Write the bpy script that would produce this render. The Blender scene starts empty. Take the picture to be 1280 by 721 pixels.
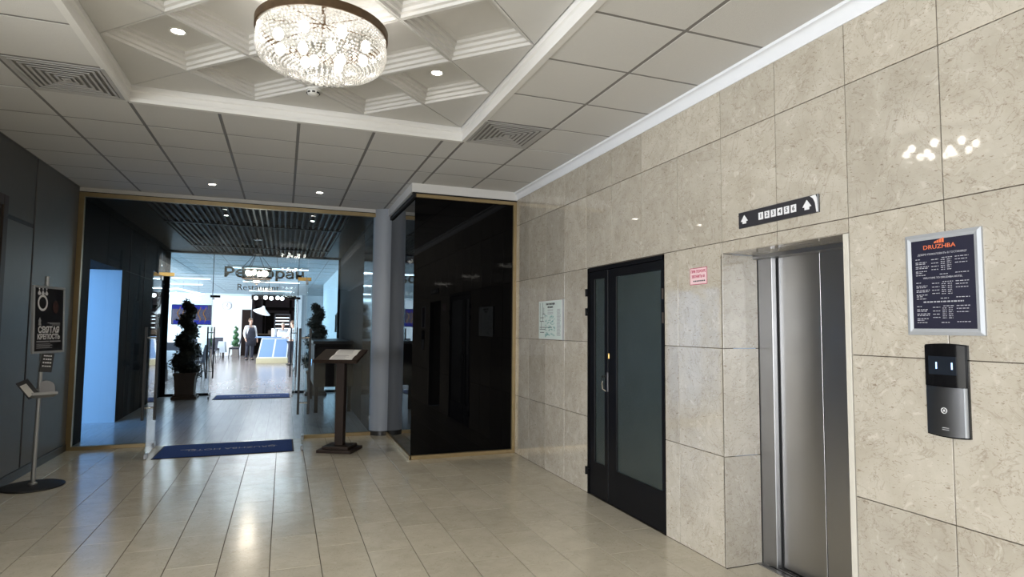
import bpy, bmesh, math, random
from mathutils import Matrix, Vector
random.seed(7)
S = bpy.context.scene
COL = S.collection
R = math.radians
# ------------------------------------------------------------------ camera
H = 1.5
F_PX = 755.2
def set_camera():
    a, b, c = R(3.7854), R(20.6379), R(0.4969)
    fw = Vector((math.sin(b)*math.cos(a), math.cos(b)*math.cos(a), math.sin(a)))
    r = Vector((math.cos(b), -math.sin(b), 0)); u = r.cross(fw)
    r2 = r*math.cos(c)+u*math.sin(c); u2 = -r*math.sin(c)+u*math.cos(c)
    cam = bpy.data.cameras.new('camera'); o = bpy.data.objects.new('camera', cam); COL.objects.link(o)
    cam.sensor_width = 36; cam.lens = F_PX*36/1280; cam.clip_end = 200; cam.clip_start = .05
    m = Matrix((r2, u2, -fw)).transposed().to_4x4(); m.translation = (0, 0, H)
    o.matrix_world = m; S.camera = o
set_camera()
# ------------------------------------------------------------------ world, exposure, daylight
w = bpy.data.worlds.new('world'); S.world = w; w.use_nodes = True
w.node_tree.nodes['Background'].inputs[0].default_value = (.62, .78, 1, 1)
w.node_tree.nodes['Background'].inputs[1].default_value = .6
S.view_settings.view_transform = 'Standard'; S.view_settings.look = 'None'
S.view_settings.exposure = 0; S.view_settings.gamma = 1
S.view_settings.use_curve_mapping = False
S.cycles.use_denoising = True
S.cycles.transparent_max_bounces = 24
def area(name, loc, rot, sx, sy, power, col):
    l = bpy.data.lights.new(name, 'AREA'); l.shape = 'RECTANGLE'; l.size = sx; l.size_y = sy
    l.energy = power; l.color = col
    o = bpy.data.objects.new(name, l); COL.objects.link(o); o.location = loc; o.rotation_euler = rot
    return o
# daylight entering by the tall windows (each light fills an opening; the lobby's back one is added)
area('daylight_lobby_and_fill', (-7.55, -1.75, 1.75), (0, R(-90), 0), 2.5, 10.0, 800, (.95, .975, 1))
area('daylight_lobby_and_fill', (-5.0, -6.95, 1.75), (R(90), 0, 0), 4.4, 2.5, 430, (.95, .975, 1))  # added unseen light, brightens the lift niche and faces turned toward the viewer
area('daylight_side_room_window', (-4.4, 8.42, 1.6), (R(90), 0, 0), 2.6, 2.2, 150, (.24, .54, 1))
for i, yy in enumerate((18, 22.5, 27, 31.3)):
    area('daylight_restaurant_window', (-8.95, yy, 1.7), (0, R(-90), 0), 2.5, 3.2, 650, (.90, .95, 1))
# ------------------------------------------------------------------ mesh helpers
class MB:
    def __init__(s): s.v = []; s.f = []
    def add(s, vs, fs):
        n = len(s.v); s.v += [tuple(q) for q in vs]; s.f += [tuple(i+n for i in q) for q in fs]; return s
    def box(s, x0, x1, y0, y1, z0, z1, bev=0):
        if bev <= 0:
            return s.add([(x0,y0,z0),(x1,y0,z0),(x1,y1,z0),(x0,y1,z0),(x0,y0,z1),(x1,y0,z1),(x1,y1,z1),(x0,y1,z1)],
                     [(0,3,2,1),(4,5,6,7),(0,1,5,4),(1,2,6,5),(2,3,7,6),(3,0,4,7)])
        bm = bmesh.new()
        bmesh.ops.create_cube(bm, size=1)
        for q in bm.verts:
            q.co = Vector((x0+(q.co.x+.5)*(x1-x0), y0+(q.co.y+.5)*(y1-y0), z0+(q.co.z+.5)*(z1-z0)))
        bmesh.ops.bevel(bm, geom=bm.edges[:], offset=bev, segments=1, affect='EDGES')
        bm.verts.index_update()
        s.add([q.co[:] for q in bm.verts], [[q.index for q in f.verts] for f in bm.faces]); bm.free(); return s
    def obox(s, cx, cy, z0, z1, lx, ly, ang):
        n = len(s.v); s.box(-lx/2, lx/2, -ly/2, ly/2, z0, z1)
        ca, sa = math.cos(ang), math.sin(ang)
        for i in range(n, len(s.v)):
            x, y, z = s.v[i]; s.v[i] = (cx+x*ca-y*sa, cy+x*sa+y*ca, z)
        return s
    def tube(s, pts, r, n=8, cap=True):
        pts = [Vector(q) for q in pts]; rs = r if isinstance(r, (list, tuple)) else [r]*len(pts)
        rings = []
        for i, q in enumerate(pts):
            d = (pts[min(i+1, len(pts)-1)]-pts[max(i-1, 0)]).normalized()
            a = Vector((0,0,1)) if abs(d.z) < .9 else Vector((1,0,0))
            e = d.cross(a).normalized(); g = d.cross(e).normalized()
            rings.append([q+(e*math.cos(2*math.pi*k/n)+g*math.sin(2*math.pi*k/n))*rs[i] for k in range(n)])
        vs = [q for ring in rings for q in ring]; fs = []
        for i in range(len(pts)-1):
            for k in range(n):
                fs.append((i*n+k, i*n+(k+1)%n, (i+1)*n+(k+1)%n, (i+1)*n+k))
        if cap: fs += [tuple(range(n-1, -1, -1)), tuple((len(pts)-1)*n+k for k in range(n))]
        return s.add(vs, fs)
    def lathe(s, prof, n=24, c=(0,0,0), a0=0, a1=2*math.pi):
        full = abs(a1-a0-2*math.pi) < 1e-6; m = n if full else n+1
        vs = []
        for r, z in prof:
            for k in range(m):
                t = a0+(a1-a0)*k/n; vs.append((c[0]+r*math.cos(t), c[1]+r*math.sin(t), c[2]+z))
        fs = []
        for i in range(len(prof)-1):
            for k in range(n):
                k2 = (k+1) % m; fs.append((i*m+k, i*m+k2, (i+1)*m+k2, (i+1)*m+k))
        return s.add(vs, fs)
    def prism(s, poly, z0, z1):   # poly in xy
        n = len(poly)
        vs = [(x,y,z0) for x,y in poly]+[(x,y,z1) for x,y in poly]
        return s.add(vs, [tuple(range(n-1,-1,-1)), tuple(range(n,2*n))]+[(i,(i+1)%n,n+(i+1)%n,n+i) for i in range(n)])
    def extrude(s, prof, axis, t0, t1):  # prof: 2D profile, extruded along x or y
        n = len(prof)
        P = (lambda p,t:(p[0],t,p[1])) if axis == 'y' else (lambda p,t:(t,p[0],p[1]))
        vs = [P(p,t0) for p in prof]+[P(p,t1) for p in prof]
        return s.add(vs, [tuple(range(n)), tuple(range(2*n-1,n-1,-1))]+[(i,n+i,n+(i+1)%n,(i+1)%n) for i in range(n)])
    def sphere(s, c, r, seg=10, rings=6):
        rr = r if isinstance(r, (tuple,list)) else (r,r,r)
        vs = [(c[0],c[1],c[2]-rr[2])]
        for i in range(1, rings):
            t = math.pi*i/rings
            for k in range(seg):
                q = 2*math.pi*k/seg
                vs.append((c[0]+rr[0]*math.sin(t)*math.cos(q), c[1]+rr[1]*math.sin(t)*math.sin(q), c[2]-rr[2]*math.cos(t)))
        vs.append((c[0],c[1],c[2]+rr[2])); L = len(vs)-1; fs = []
        for k in range(seg):
            fs.append((0, 1+(k+1)%seg, 1+k)); fs.append((L, L-seg+k, L-seg+(k+1)%seg))
        for i in range(rings-2):
            for k in range(seg):
                a = 1+i*seg+k; b = 1+i*seg+(k+1)%seg; fs.append((a, b, b+seg, a+seg))
        return s.add(vs, fs)
    def mesh(s, name, smooth=False):
        me = bpy.data.meshes.new(name); me.from_pydata(s.v, [], s.f); me.validate()
        bm = bmesh.new(); bm.from_mesh(me); bmesh.ops.recalc_face_normals(bm, faces=bm.faces[:]); bm.to_mesh(me); bm.free()
        if smooth:
            for p in me.polygons: p.use_smooth = True
            me.set_sharp_from_angle(angle=R(40))
        return me
    def build(s, name, m, parent=None, smooth=False, loc=None):
        return link(name, s.mesh(name, smooth), m, parent, loc)
def link(name, me, m, parent=None, loc=None):
    if m is not None and not me.materials: me.materials.append(m)
    o = bpy.data.objects.new(name, me); COL.objects.link(o)
    if parent is not None: o.parent = parent
    if loc is not None: o.location = loc
    return o
def empty(name, loc=(0,0,0), rz=0):
    o = bpy.data.objects.new(name, None); COL.objects.link(o); o.location = loc; o.rotation_euler = (0,0,rz)
    o.empty_display_size = .1; return o
def tag(o, label, cat, group=None):
    o['label'] = label; o['category'] = cat
    if group: o['group'] = group
    return o
def struct(o): o['kind'] = 'structure'; return o
def stuff(o): o['kind'] = 'stuff'; return o
def copy_tree(o, parent=None):
    c = o.copy(); COL.objects.link(c); c.parent = parent
    for ch in list(o.children): copy_tree(ch, c)
    return c
def text(body, size, m, parent, mat4, name='lettering', align='CENTER', ext=.0006, bold=0.0, sx=1.0):
    cu = bpy.data.curves.new(name, 'FONT'); cu.body = body; cu.size = size; cu.align_x = align; cu.align_y = 'CENTER'
    cu.extrude = ext; cu.offset = bold*size; cu.resolution_u = 2
    t = bpy.data.objects.new('tmp', cu); COL.objects.link(t)
    me = bpy.data.meshes.new_from_object(t.evaluated_get(bpy.context.evaluated_depsgraph_get()))
    bpy.data.objects.remove(t); bpy.data.curves.remove(cu)
    me.materials.clear(); me.transform(mat4 @ Matrix.Diagonal((sx,1,1,1)))
    return link(name, me, m, parent)
def on_right_wall(y, z, x):     # text frame facing -x (reads along -y)
    return Matrix(((0,0,-1,x),(-1,0,0,y),(0,1,0,z),(0,0,0,1)))
def facing_y(x, z, y):          # text frame facing -y (reads along +x)
    return Matrix(((1,0,0,x),(0,0,-1,y),(0,1,0,z),(0,0,0,1)))
# ------------------------------------------------------------------ materials
def mat(name):
    m = bpy.data.materials.new(name); m.use_nodes = True
    nt = m.node_tree; return m, nt.nodes, nt.links, nt.nodes['Principled BSDF']
def plain(name, col, rough=.5, metal=0, spec=.5, var=.06, nscale=12, bump=0, bscale=80, coat=0):
    m, N, L, B = mat(name)
    tc = N.new('ShaderNodeTexCoord'); nz = N.new('ShaderNodeTexNoise'); nz.inputs['Scale'].default_value = nscale; nz.inputs['Detail'].default_value = 4
    L.new(tc.outputs['Object'], nz.inputs['Vector'])
    mx = N.new('ShaderNodeMix'); mx.data_type = 'RGBA'
    mx.inputs['A'].default_value = (*[c*(1-var) for c in col], 1); mx.inputs['B'].default_value = (*[min(1, c*(1+var)) for c in col], 1)
    L.new(nz.outputs['Fac'], mx.inputs['Factor']); L.new(mx.outputs['Result'], B.inputs['Base Color'])
    B.inputs['Roughness'].default_value = rough; B.inputs['Metallic'].default_value = metal; B.inputs['Specular IOR Level'].default_value = spec
    B.inputs['Coat Weight'].default_value = coat; B.inputs['Coat Roughness'].default_value = .04
    if bump:
        n2 = N.new('ShaderNodeTexNoise'); n2.inputs['Scale'].default_value = bscale; L.new(tc.outputs['Object'], n2.inputs['Vector'])
        bp = N.new('ShaderNodeBump'); bp.inputs['Strength'].default_value = bump; bp.inputs['Distance'].default_value = .01
        L.new(n2.outputs['Fac'], bp.inputs['Height']); L.new(bp.outputs['Normal'], B.inputs['Normal'])
    return m
def emit(name, col, st):
    m, N, L, B = mat(name); e = N.new('ShaderNodeEmission'); e.inputs[0].default_value = (*col, 1); e.inputs[1].default_value = st
    L.new(e.outputs[0], N['Material Output'].inputs[0]); return m
def marble(name, c1, c2, dark, light, rough, fleck=.5, stretch=(1,1,1), rvar=.10):
    m, N, L, B = mat(name); B.inputs['Specular IOR Level'].default_value = .9
    tc = N.new('ShaderNodeTexCoord'); oi = N.new('ShaderNodeObjectInfo')
    mul = N.new('ShaderNodeMath'); mul.operation = 'MULTIPLY'; mul.inputs[1].default_value = 57
    L.new(oi.outputs['Random'], mul.inputs[0])
    ad = N.new('ShaderNodeVectorMath'); L.new(tc.outputs['Object'], ad.inputs[0]); L.new(mul.outputs[0], ad.inputs[1])
    mp = N.new('ShaderNodeMapping'); mp.inputs['Scale'].default_value = stretch; L.new(ad.outputs[0], mp.inputs[0])
    def noise(sc, det, dist=0, rg=.5):
        n = N.new('ShaderNodeTexNoise'); n.inputs['Scale'].default_value = sc; n.inputs['Detail'].default_value = det
        n.inputs['Distortion'].default_value = dist; n.inputs['Roughness'].default_value = rg; L.new(mp.outputs[0], n.inputs['Vector']); return n
    def ramp(src, a, b):
        r = N.new('ShaderNodeMapRange'); r.inputs['From Min'].default_value = a; r.inputs['From Max'].default_value = b; L.new(src, r.inputs['Value']); return r.outputs[0]
    def mix(fac, A, Bc, k=1):
        x = N.new('ShaderNodeMix'); x.data_type = 'RGBA'
        if k != 1:
            q = N.new('ShaderNodeMath'); q.operation = 'MULTIPLY'; q.inputs[1].default_value = k; L.new(fac, q.inputs[0]); fac = q.outputs[0]
        L.new(fac, x.inputs['Factor'])
        for s_, v in (('A', A), ('B', Bc)):
            if isinstance(v, tuple): x.inputs[s_].default_value = (*v, 1)
            else: L.new(v, x.inputs[s_])
        return x.outputs['Result']
    base = mix(ramp(noise(5, 6, .6, .6).outputs['Fac'], .3, .7), c1, c2)
    base = mix(ramp(noise(16, 3, 1.2).outputs['Fac'], .60, .72), base, light, .55)
    vein = noise(3.2, 5, 2.2, .6)
    vv = N.new('ShaderNodeMath'); vv.operation = 'SUBTRACT'; vv.inputs[1].default_value = .5; L.new(vein.outputs['Fac'], vv.inputs[0])
    va = N.new('ShaderNodeMath'); va.operation = 'ABSOLUTE'; L.new(vv.outputs[0], va.inputs[0])
    base = mix(ramp(va.outputs[0], .016, .0), base, dark, .32*fleck*2)
    # short dark strokes: stretched noise seen through a patchy mask, and a faint crackle web
    m3 = N.new('ShaderNodeMapping'); m3.inputs['Rotation'].default_value = (.6, .5, .35); m3.inputs['Scale'].default_value = (1, 1, 2.6); L.new(mp.outputs[0], m3.inputs[0])
    def noise3(sc, det, dist):
        n = N.new('ShaderNodeTexNoise'); n.inputs['Scale'].default_value = sc; n.inputs['Detail'].default_value = det; n.inputs['Distortion'].default_value = dist; L.new(m3.outputs[0], n.inputs['Vector']); return n
    base = mix(ramp(noise3(30, 3, 1.0).outputs['Fac'], .66, .70), base, dark, fleck*1.3)
    base = mix(ramp(noise3(62, 2, .6).outputs['Fac'], .66, .71), base, dark, fleck*1.2)
    vo = N.new('ShaderNodeTexVoronoi'); vo.feature = 'DISTANCE_TO_EDGE'; vo.inputs['Scale'].default_value = 11
    wp = N.new('ShaderNodeMix'); wp.data_type = 'VECTOR'; wp.inputs['Factor'].default_value = .12; L.new(mp.outputs[0], wp.inputs['A']); L.new(noise(14, 3).outputs['Color'], wp.inputs['B']); L.new(wp.outputs['Result'], vo.inputs['Vector'])
    cr = N.new('ShaderNodeMath'); cr.operation = 'MULTIPLY'; L.new(ramp(vo.outputs['Distance'], .018, .0), cr.inputs[0]); L.new(ramp(noise(7, 2).outputs['Fac'], .48, .60), cr.inputs[1])
    base = mix(cr.outputs[0], base, dark, fleck*.9)
    hs = N.new('ShaderNodeHueSaturation'); L.new(base, hs.inputs['Color'])
    vr = N.new('ShaderNodeMapRange'); vr.inputs['To Min'].default_value = 1-rvar; vr.inputs['To Max'].default_value = 1+rvar
    L.new(oi.outputs['Random'], vr.inputs['Value']); L.new(vr.outputs[0], hs.inputs['Value'])
    L.new(hs.outputs[0], B.inputs['Base Color']); B.inputs['Roughness'].default_value = rough
    rr = N.new('ShaderNodeMapRange'); rr.inputs['To Min'].default_value = rough*.7; rr.inputs['To Max'].default_value = rough*1.4
    L.new(noise(9, 4).outputs['Fac'], rr.inputs['Value']); L.new(rr.outputs[0], B.inputs['Roughness'])
    return m
def glass(name, tint, base=.05, rough=0.0):
    m, N, L, B = mat(name); N.remove(B)
    tr = N.new('ShaderNodeBsdfTransparent'); tr.inputs[0].default_value = (*tint, 1)
    gl = N.new('ShaderNodeBsdfGlossy'); gl.inputs['Roughness'].default_value = rough
    lw = N.new('ShaderNodeLayerWeight'); lw.inputs['Blend'].default_value = .5
    p = N.new('ShaderNodeMath'); p.operation = 'POWER'; p.inputs[1].default_value = 5; L.new(lw.outputs['Facing'], p.inputs[0])
    q = N.new('ShaderNodeMath'); q.operation = 'MULTIPLY_ADD'; q.inputs[1].default_value = 1-base; q.inputs[2].default_value = base; L.new(p.outputs[0], q.inputs[0])
    mx = N.new('ShaderNodeMixShader'); L.new(q.outputs[0], mx.inputs[0]); L.new(tr.outputs[0], mx.inputs[1]); L.new(gl.outputs[0], mx.inputs[2])
    L.new(mx.outputs[0], N['Material Output'].inputs[0]); return m
def crystal(name):
    m, N, L, B = mat(name); N.remove(B)
    tr = N.new('ShaderNodeBsdfTransparent'); tr.inputs[0].default_value = (1, 1, 1, 1)
    tl = N.new('ShaderNodeBsdfTranslucent'); tl.inputs[0].default_value = (.95, .94, .90, 1)
    gl = N.new('ShaderNodeBsdfGlossy'); gl.inputs['Roughness'].default_value = .08
    a = N.new('ShaderNodeMixShader'); a.inputs[0].default_value = .74; L.new(tl.outputs[0], a.inputs[1]); L.new(gl.outputs[0], a.inputs[2])
    b = N.new('ShaderNodeMixShader'); b.inputs[0].default_value = .62; L.new(tr.outputs[0], b.inputs[1]); L.new(a.outputs[0], b.inputs[2])
    L.new(b.outputs[0], N['Material Output'].inputs[0]); return m
def planks(name, c1, c2, rough, sx=.18, sy=1.2):
    m, N, L, B = mat(name); tc = N.new('ShaderNodeTexCoord'); mp = N.new('ShaderNodeMapping'); mp.inputs['Rotation'].default_value = (0,0,R(90))
    L.new(tc.outputs['Object'], mp.inputs[0])
    br = N.new('ShaderNodeTexBrick'); br.inputs['Scale'].default_value = 1; br.inputs['Brick Width'].default_value = sy; br.inputs['Row Height'].default_value = sx
    br.inputs['Mortar Size'].default_value = .003; br.inputs['Color1'].default_value = (*c1,1); br.inputs['Color2'].default_value = (*c2,1)
    br.inputs['Mortar'].default_value = (*[c*.75 for c in c1],1); L.new(mp.outputs[0], br.inputs['Vector'])
    nz = N.new('ShaderNodeTexNoise'); nz.inputs['Scale'].default_value = 3; nz.inputs['Detail'].default_value = 6
    m2 = N.new('ShaderNodeMapping'); m2.inputs['Scale'].default_value = (8,.6,1); L.new(tc.outputs['Object'], m2.inputs[0]); L.new(m2.outputs[0], nz.inputs['Vector'])
    mx = N.new('ShaderNodeMix'); mx.data_type = 'RGBA'; mx.blend_type = 'MULTIPLY'; mx.inputs['Factor'].default_value = .35
    L.new(br.outputs['Color'], mx.inputs['A']); L.new(nz.outputs['Fac'], mx.inputs['B'])
    g = N.new('ShaderNodeHueSaturation'); g.inputs['Value'].default_value = 1.15; L.new(mx.outputs['Result'], g.inputs['Color']); L.new(g.outputs[0], B.inputs['Base Color'])
    B.inputs['Roughness'].default_value = rough; return m
def steel(name, col, rough, scale=(1,1,90)):
    m, N, L, B = mat(name); tc = N.new('ShaderNodeTexCoord'); mp = N.new('ShaderNodeMapping'); mp.inputs['Scale'].default_value = scale
    L.new(tc.outputs['Object'], mp.inputs[0]); nz = N.new('ShaderNodeTexNoise'); nz.inputs['Scale'].default_value = 1; nz.inputs['Detail'].default_value = 3; L.new(mp.outputs[0], nz.inputs['Vector'])
    mr = N.new('ShaderNodeMapRange'); mr.inputs['To Min'].default_value = rough*.9; mr.inputs['To Max'].default_value = rough*1.1; L.new(nz.outputs['Fac'], mr.inputs['Value']); L.new(mr.outputs[0], B.inputs['Roughness'])
    B.inputs['Base Color'].default_value = (*col,1); B.inputs['Metallic'].default_value = 1; return m
M = {}
M['wall_marble'] = marble('polished_beige_limestone', (.415,.374,.306), (.515,.475,.405), (.17,.12,.075), (.62,.58,.51), .035, .46)
M['floor_marble'] = marble('polished_floor_limestone', (.56,.515,.41), (.66,.61,.50), (.33,.27,.18), (.70,.66,.56), .17, .25, (1,1,1), .06)
M['joint'] = plain('joint_filler', (.10,.08,.06), .9)
M['edge_stone'] = plain('pale_edge_stone', (.60,.57,.50), .3, var=.06)
M['tile'] = plain('mineral_ceiling_tile', (.66,.65,.635), .95, bump=.25, bscale=220, var=.03, nscale=60)
M['tbar'] = plain('painted_grid_bar', (.22,.21,.20), .6)
M['white'] = plain('white_gypsum', (.76,.75,.73), .6, var=.02)
M['coffer'] = plain('painted_coffer', (.62,.61,.59), .7, var=.02)
M['cornice'] = plain('white_cornice', (.80,.82,.86), .45, var=.02)
M['greywall'] = plain('grey_laminate', (.118,.117,.118), .42, spec=.3, var=.1, nscale=6)
M['greywall2'] = plain('dark_grey_laminate', (.085,.083,.082), .5, var=.08)
M['blackjoint'] = plain('black_strip', (.012,.012,.014), .5)
M['gold'] = plain('brass_frame', (.40,.30,.16), .38, .7, var=.1)
M['brass'] = plain('brass_fitting', (.55,.36,.12), .3, .9, var=.08)
M['black_glass'] = plain('black_glass', (.0012,.0012,.0016), .01, spec=.15, var=0)
M['black_paint'] = plain('black_paint', (.006,.006,.007), .35, var=.1, spec=.12)
M['frosted'] = plain('frosted_dark_glass', (.036,.046,.042), .22, var=.15, nscale=4, spec=.5, bump=.15, bscale=300)
M['column'] = plain('grey_blue_column_paint', (.34,.37,.42), .55, var=.03)
M['dark_base'] = plain('dark_skirting', (.03,.028,.027), .4)
M['pane'] = glass('clear_glass', (.80,.87,.90), .05)
M['leafglass'] = glass('clear_door_glass', (.93,.97,.97), .05)
M['vest_dark'] = plain('dark_graphite_panel', (.014,.015,.017), .5, var=.1, spec=.004)
M['vest_gloss'] = plain('glossy_dark_panel', (.008,.008,.010), .06, var=.1, spec=.3)
M['slat'] = plain('black_metal_slat', (.007,.007,.008), .3, spec=.012)
M['black'] = plain('matt_black', (.006,.006,.007), .8)
M['vest_floor'] = planks('grey_wood_planks', (.50,.50,.51), (.57,.56,.57), .20)
M['rest_floor'] = planks('brown_wood_planks', (.30,.25,.225), (.38,.32,.30), .20)
M['rest_wall'] = plain('white_wall_paint', (.80,.85,.89), .7, var=.02)
M['rest_wall_blue'] = plain('pale_blue_wall_paint', (.50,.60,.66), .7, var=.02)
M['rest_ceil'] = plain('pale_ceiling', (.55,.64,.70), .8, var=.03)
M['side_wall'] = plain('pale_plaster', (.62,.66,.72), .7, var=.02)
M['steel'] = steel('brushed_steel', (.46,.455,.45), .30)
M['steel_jamb'] = plain('steel_jamb', (.33,.33,.335), .32, 1, var=.03)
M['chrome'] = plain('chrome', (.75,.75,.76), .12, 1, var=.02)
M['alu'] = plain('aluminium', (.42,.44,.47), .5, .35, var=.04)
M['grey_pole'] = plain('satin_aluminium', (.42,.43,.44), .4, .7, var=.04)
M['navy'] = plain('navy_print', (.022,.022,.040), .25, var=.1)
M['print_white'] = plain('white_print', (.78,.78,.80), .6, var=.02)
M['print_pale'] = plain('pale_print', (.40,.40,.44), .6, var=.02)
M['print_orange'] = plain('orange_print', (.75,.17,.06), .5, var=.05)
M['print_dark'] = plain('dark_print', (.05,.05,.055), .6)
M['print_grey'] = plain('grey_print', (.36,.36,.38), .6)
M['print_teal'] = plain('teal_print', (.16,.38,.36), .6)
M['paper'] = plain('paper', (.80,.79,.76), .7, var=.03)
M['plan'] = plain('plan_board', (.66,.74,.70), .35, var=.04)
M['pink'] = plain('pink_sheet', (.78,.56,.58), .6, var=.04)
M['red_print'] = plain('red_print', (.42,.03,.10), .6)
M['charcoal'] = plain('charcoal_plastic', (.035,.034,.040), .3, var=.06)
M['gunmetal'] = steel('gunmetal', (.20,.205,.22), .30)
M['black_gloss'] = plain('gloss_black_plastic', (.006,.006,.007), .08)
M['screen'] = plain('display_screen', (.014,.018,.026), .15)
M['led'] = emit('blue_led', (.45,.65,1), 2.5)
M['blue_mat'] = plain('blue_carpet', (.013,.055,.24), .95, var=.25, nscale=90, bump=.5, bscale=400)
M['mat_edge'] = plain('black_rubber', (.012,.014,.03), .7)
M['mat_print'] = plain('grey_carpet_print', (.36,.38,.46), .95)
M['wenge'] = plain('dark_stained_wood', (.032,.020,.015), .4, var=.3, nscale=9, spec=.3)
M['base_black'] = plain('black_powder_coat', (.018,.018,.020), .5)
M['bronze'] = plain('aged_bronze', (.11,.070,.038), .45, .6, var=.5, nscale=30)
M['crystal'] = crystal('crystal_beads')
M['bulb'] = emit('lit_bulb', (1,.94,.85), 25)
M['down'] = emit('lit_downlight', (1,.92,.78), 30)
M['tube'] = emit('lit_tube', (.85,.95,1), 7)
M['vent'] = plain('vent_metal', (.50,.49,.48), .5, .1)
M['vent_dark'] = plain('vent_interior', (.03,.03,.03), .9)
M['plastic'] = plain('white_plastic', (.72,.72,.70), .4)
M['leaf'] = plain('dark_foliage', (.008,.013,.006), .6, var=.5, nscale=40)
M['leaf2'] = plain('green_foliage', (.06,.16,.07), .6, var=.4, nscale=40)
M['planter'] = plain('brown_planter', (.075,.055,.042), .6, var=.2)
M['planter2'] = plain('grey_planter', (.30,.27,.25), .6, var=.1)
M['letter'] = plain('bronze_letter', (.10,.085,.05), .4, .4)
M['skin'] = plain('skin', (.56,.34,.25), .55, var=.04)
M['hair'] = plain('brown_hair', (.10,.06,.035), .6, var=.3, nscale=60)
M['blond'] = plain('fair_hair', (.55,.48,.38), .6, var=.2, nscale=60)
M['shirt'] = plain('white_shirt', (.80,.80,.82), .8, var=.04)
M['apron'] = plain('charcoal_apron', (.035,.037,.055), .8)
M['trousers'] = plain('dark_trousers', (.03,.032,.05), .8)
M['shoe'] = plain('black_shoe', (.012,.012,.012), .4)
M['desk_blue'] = plain('blue_panel', (.22,.36,.62), .5, var=.04)
M['desk_white'] = plain('white_lacquer', (.80,.84,.88), .35, var=.02)
M['desk_base'] = plain('beige_plinth', (.62,.55,.36), .5)
M['cloth'] = plain('white_tablecloth', (.66,.74,.82), .85, var=.05)
M['chair'] = plain('dark_chair_fabric', (.05,.052,.07), .8, var=.1)
M['chair_leg'] = plain('dark_chair_wood', (.035,.03,.03), .5)
M['bar_wall'] = plain('mauve_bar_wall', (.17,.13,.14), .6, var=.15)
M['bar_dark'] = plain('dark_bar_wood', (.022,.015,.013), .5, var=.2, spec=.06)
M['fridge_glow'] = emit('fridge_light', (.75,.88,1), 2.2)
M['tv_dark'] = plain('screen_picture_dark', (.03,.02,.05), .2)
M['tv_blue'] = emit('screen_picture_blue', (.08,.10,.70), .7)
M['tv_orange'] = emit('screen_picture_orange', (.70,.32,.10), .8)
M['wood_door'] = plain('dark_brown_door', (.030,.020,.015), .5, var=.2)
# ------------------------------------------------------------------ key planes (metres)
XW = 2.663        # face of the limestone wall
XL = -2.385       # face of the grey wall
HC = 3.18         # suspended ceiling
YP = 8.72         # first glass partition
YQ = 14.66        # second glass partition
YE = -10.4        # far end of the lobby behind the viewer
VY = lambda i: 6.502-.4736*i
ROWS = [0, .692, 1.383, 2.074, 2.764, 3.14]
DOOR = (3.829, 5.05, 2.066)
LIFT = (2.24, 3.187, 1.998)
# ================================================================== SETTING: right wall
wr = struct(empty('wall_right'))
core = MB(); xa, xb = XW+.012, XW+.09
for (y0, y1, z0, z1) in ((YE, LIFT[0], 0, 3.4), (LIFT[0], LIFT[1], LIFT[2]+.012, 3.4), (LIFT[1]+.012, DOOR[0], 0, 3.4), (DOOR[0], DOOR[1], DOOR[2], 3.4), (DOOR[1], 7.1, 0, 3.4)):
    core.box(xa, xb, y0, y1, z0, z1)
core.box(XW+.09, XW+.1, YE, 1.9, 0, 3.4).box(XW+.2, XW+.25, 3.4, 5.4, 0, 2.3)
core.build('wall_core', M['joint'], wr)
_tm = {}
def wall_tile(y0, y1, z0, z1):
    g = .0022; ly, lz = y1-y0-2*g, z1-z0-2*g; key = (round(ly,4), round(lz,4))
    if key not in _tm:
        _tm[key] = MB().box(-.007, .007, -ly/2, ly/2, -lz/2, lz/2, .0012).mesh('wall_tile')
    return link('wall_tile', _tm[key], M['wall_marble'], wr, (XW+.007, (y0+y1)/2, (z0+z1)/2))
for r_ in range(5):
    z0, z1 = ROWS[r_], ROWS[r_+1]
    for i in range(-1, 16):
        y1, y0 = VY(i), VY(i+1)
        if i == -1: y1 = 6.99
        if r_ >= 3: wall_tile(y0, y1, z0, z1); continue
        if i == 2: wall_tile(DOOR[1], y1, z0, z1)
        elif i in (3, 4): pass
        elif i == 5: wall_tile(y0, DOOR[0], z0, z1)
        elif i in (7, 8):
            if r_ == 2: wall_tile(y0, y1, LIFT[2], z1)
        else: wall_tile(y0, y1, z0, z1)
# bright edge strip of the lift opening, and stone beyond the viewer
MB().box(XW-.001, XW+.02, LIFT[0]+.003, LIFT[0]+.035, 0, LIFT[2]-.002, .002).build('edge_strip', M['edge_stone'], wr)
MB().box(XW, XW+.014, YE, VY(16), 0, 3.14).build('stone_lining', M['wall_marble'], wr)
for q in range(3):   # return of the lift niche
    z0, z1 = (ROWS+[0])[q], min(ROWS[q+1], LIFT[2]); g = .002
    MB().box(XW+.0, XW+.285, LIFT[1]-.002, LIFT[1]+.012, z0+g, z1-g, .0012).build('niche_tile', M['wall_marble'], wr)
MB().box(XW+.013, XW+.36, LIFT[0]-.02, LIFT[1]+.012, LIFT[2], LIFT[2]+.03).build('niche_soffit', M['wall_marble'], wr)
MB().box(XW+.014, XW+.40, LIFT[0]-.03, LIFT[0]-.001, 0, LIFT[2]+.03).build('niche_return', M['wall_marble'], wr)
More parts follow.
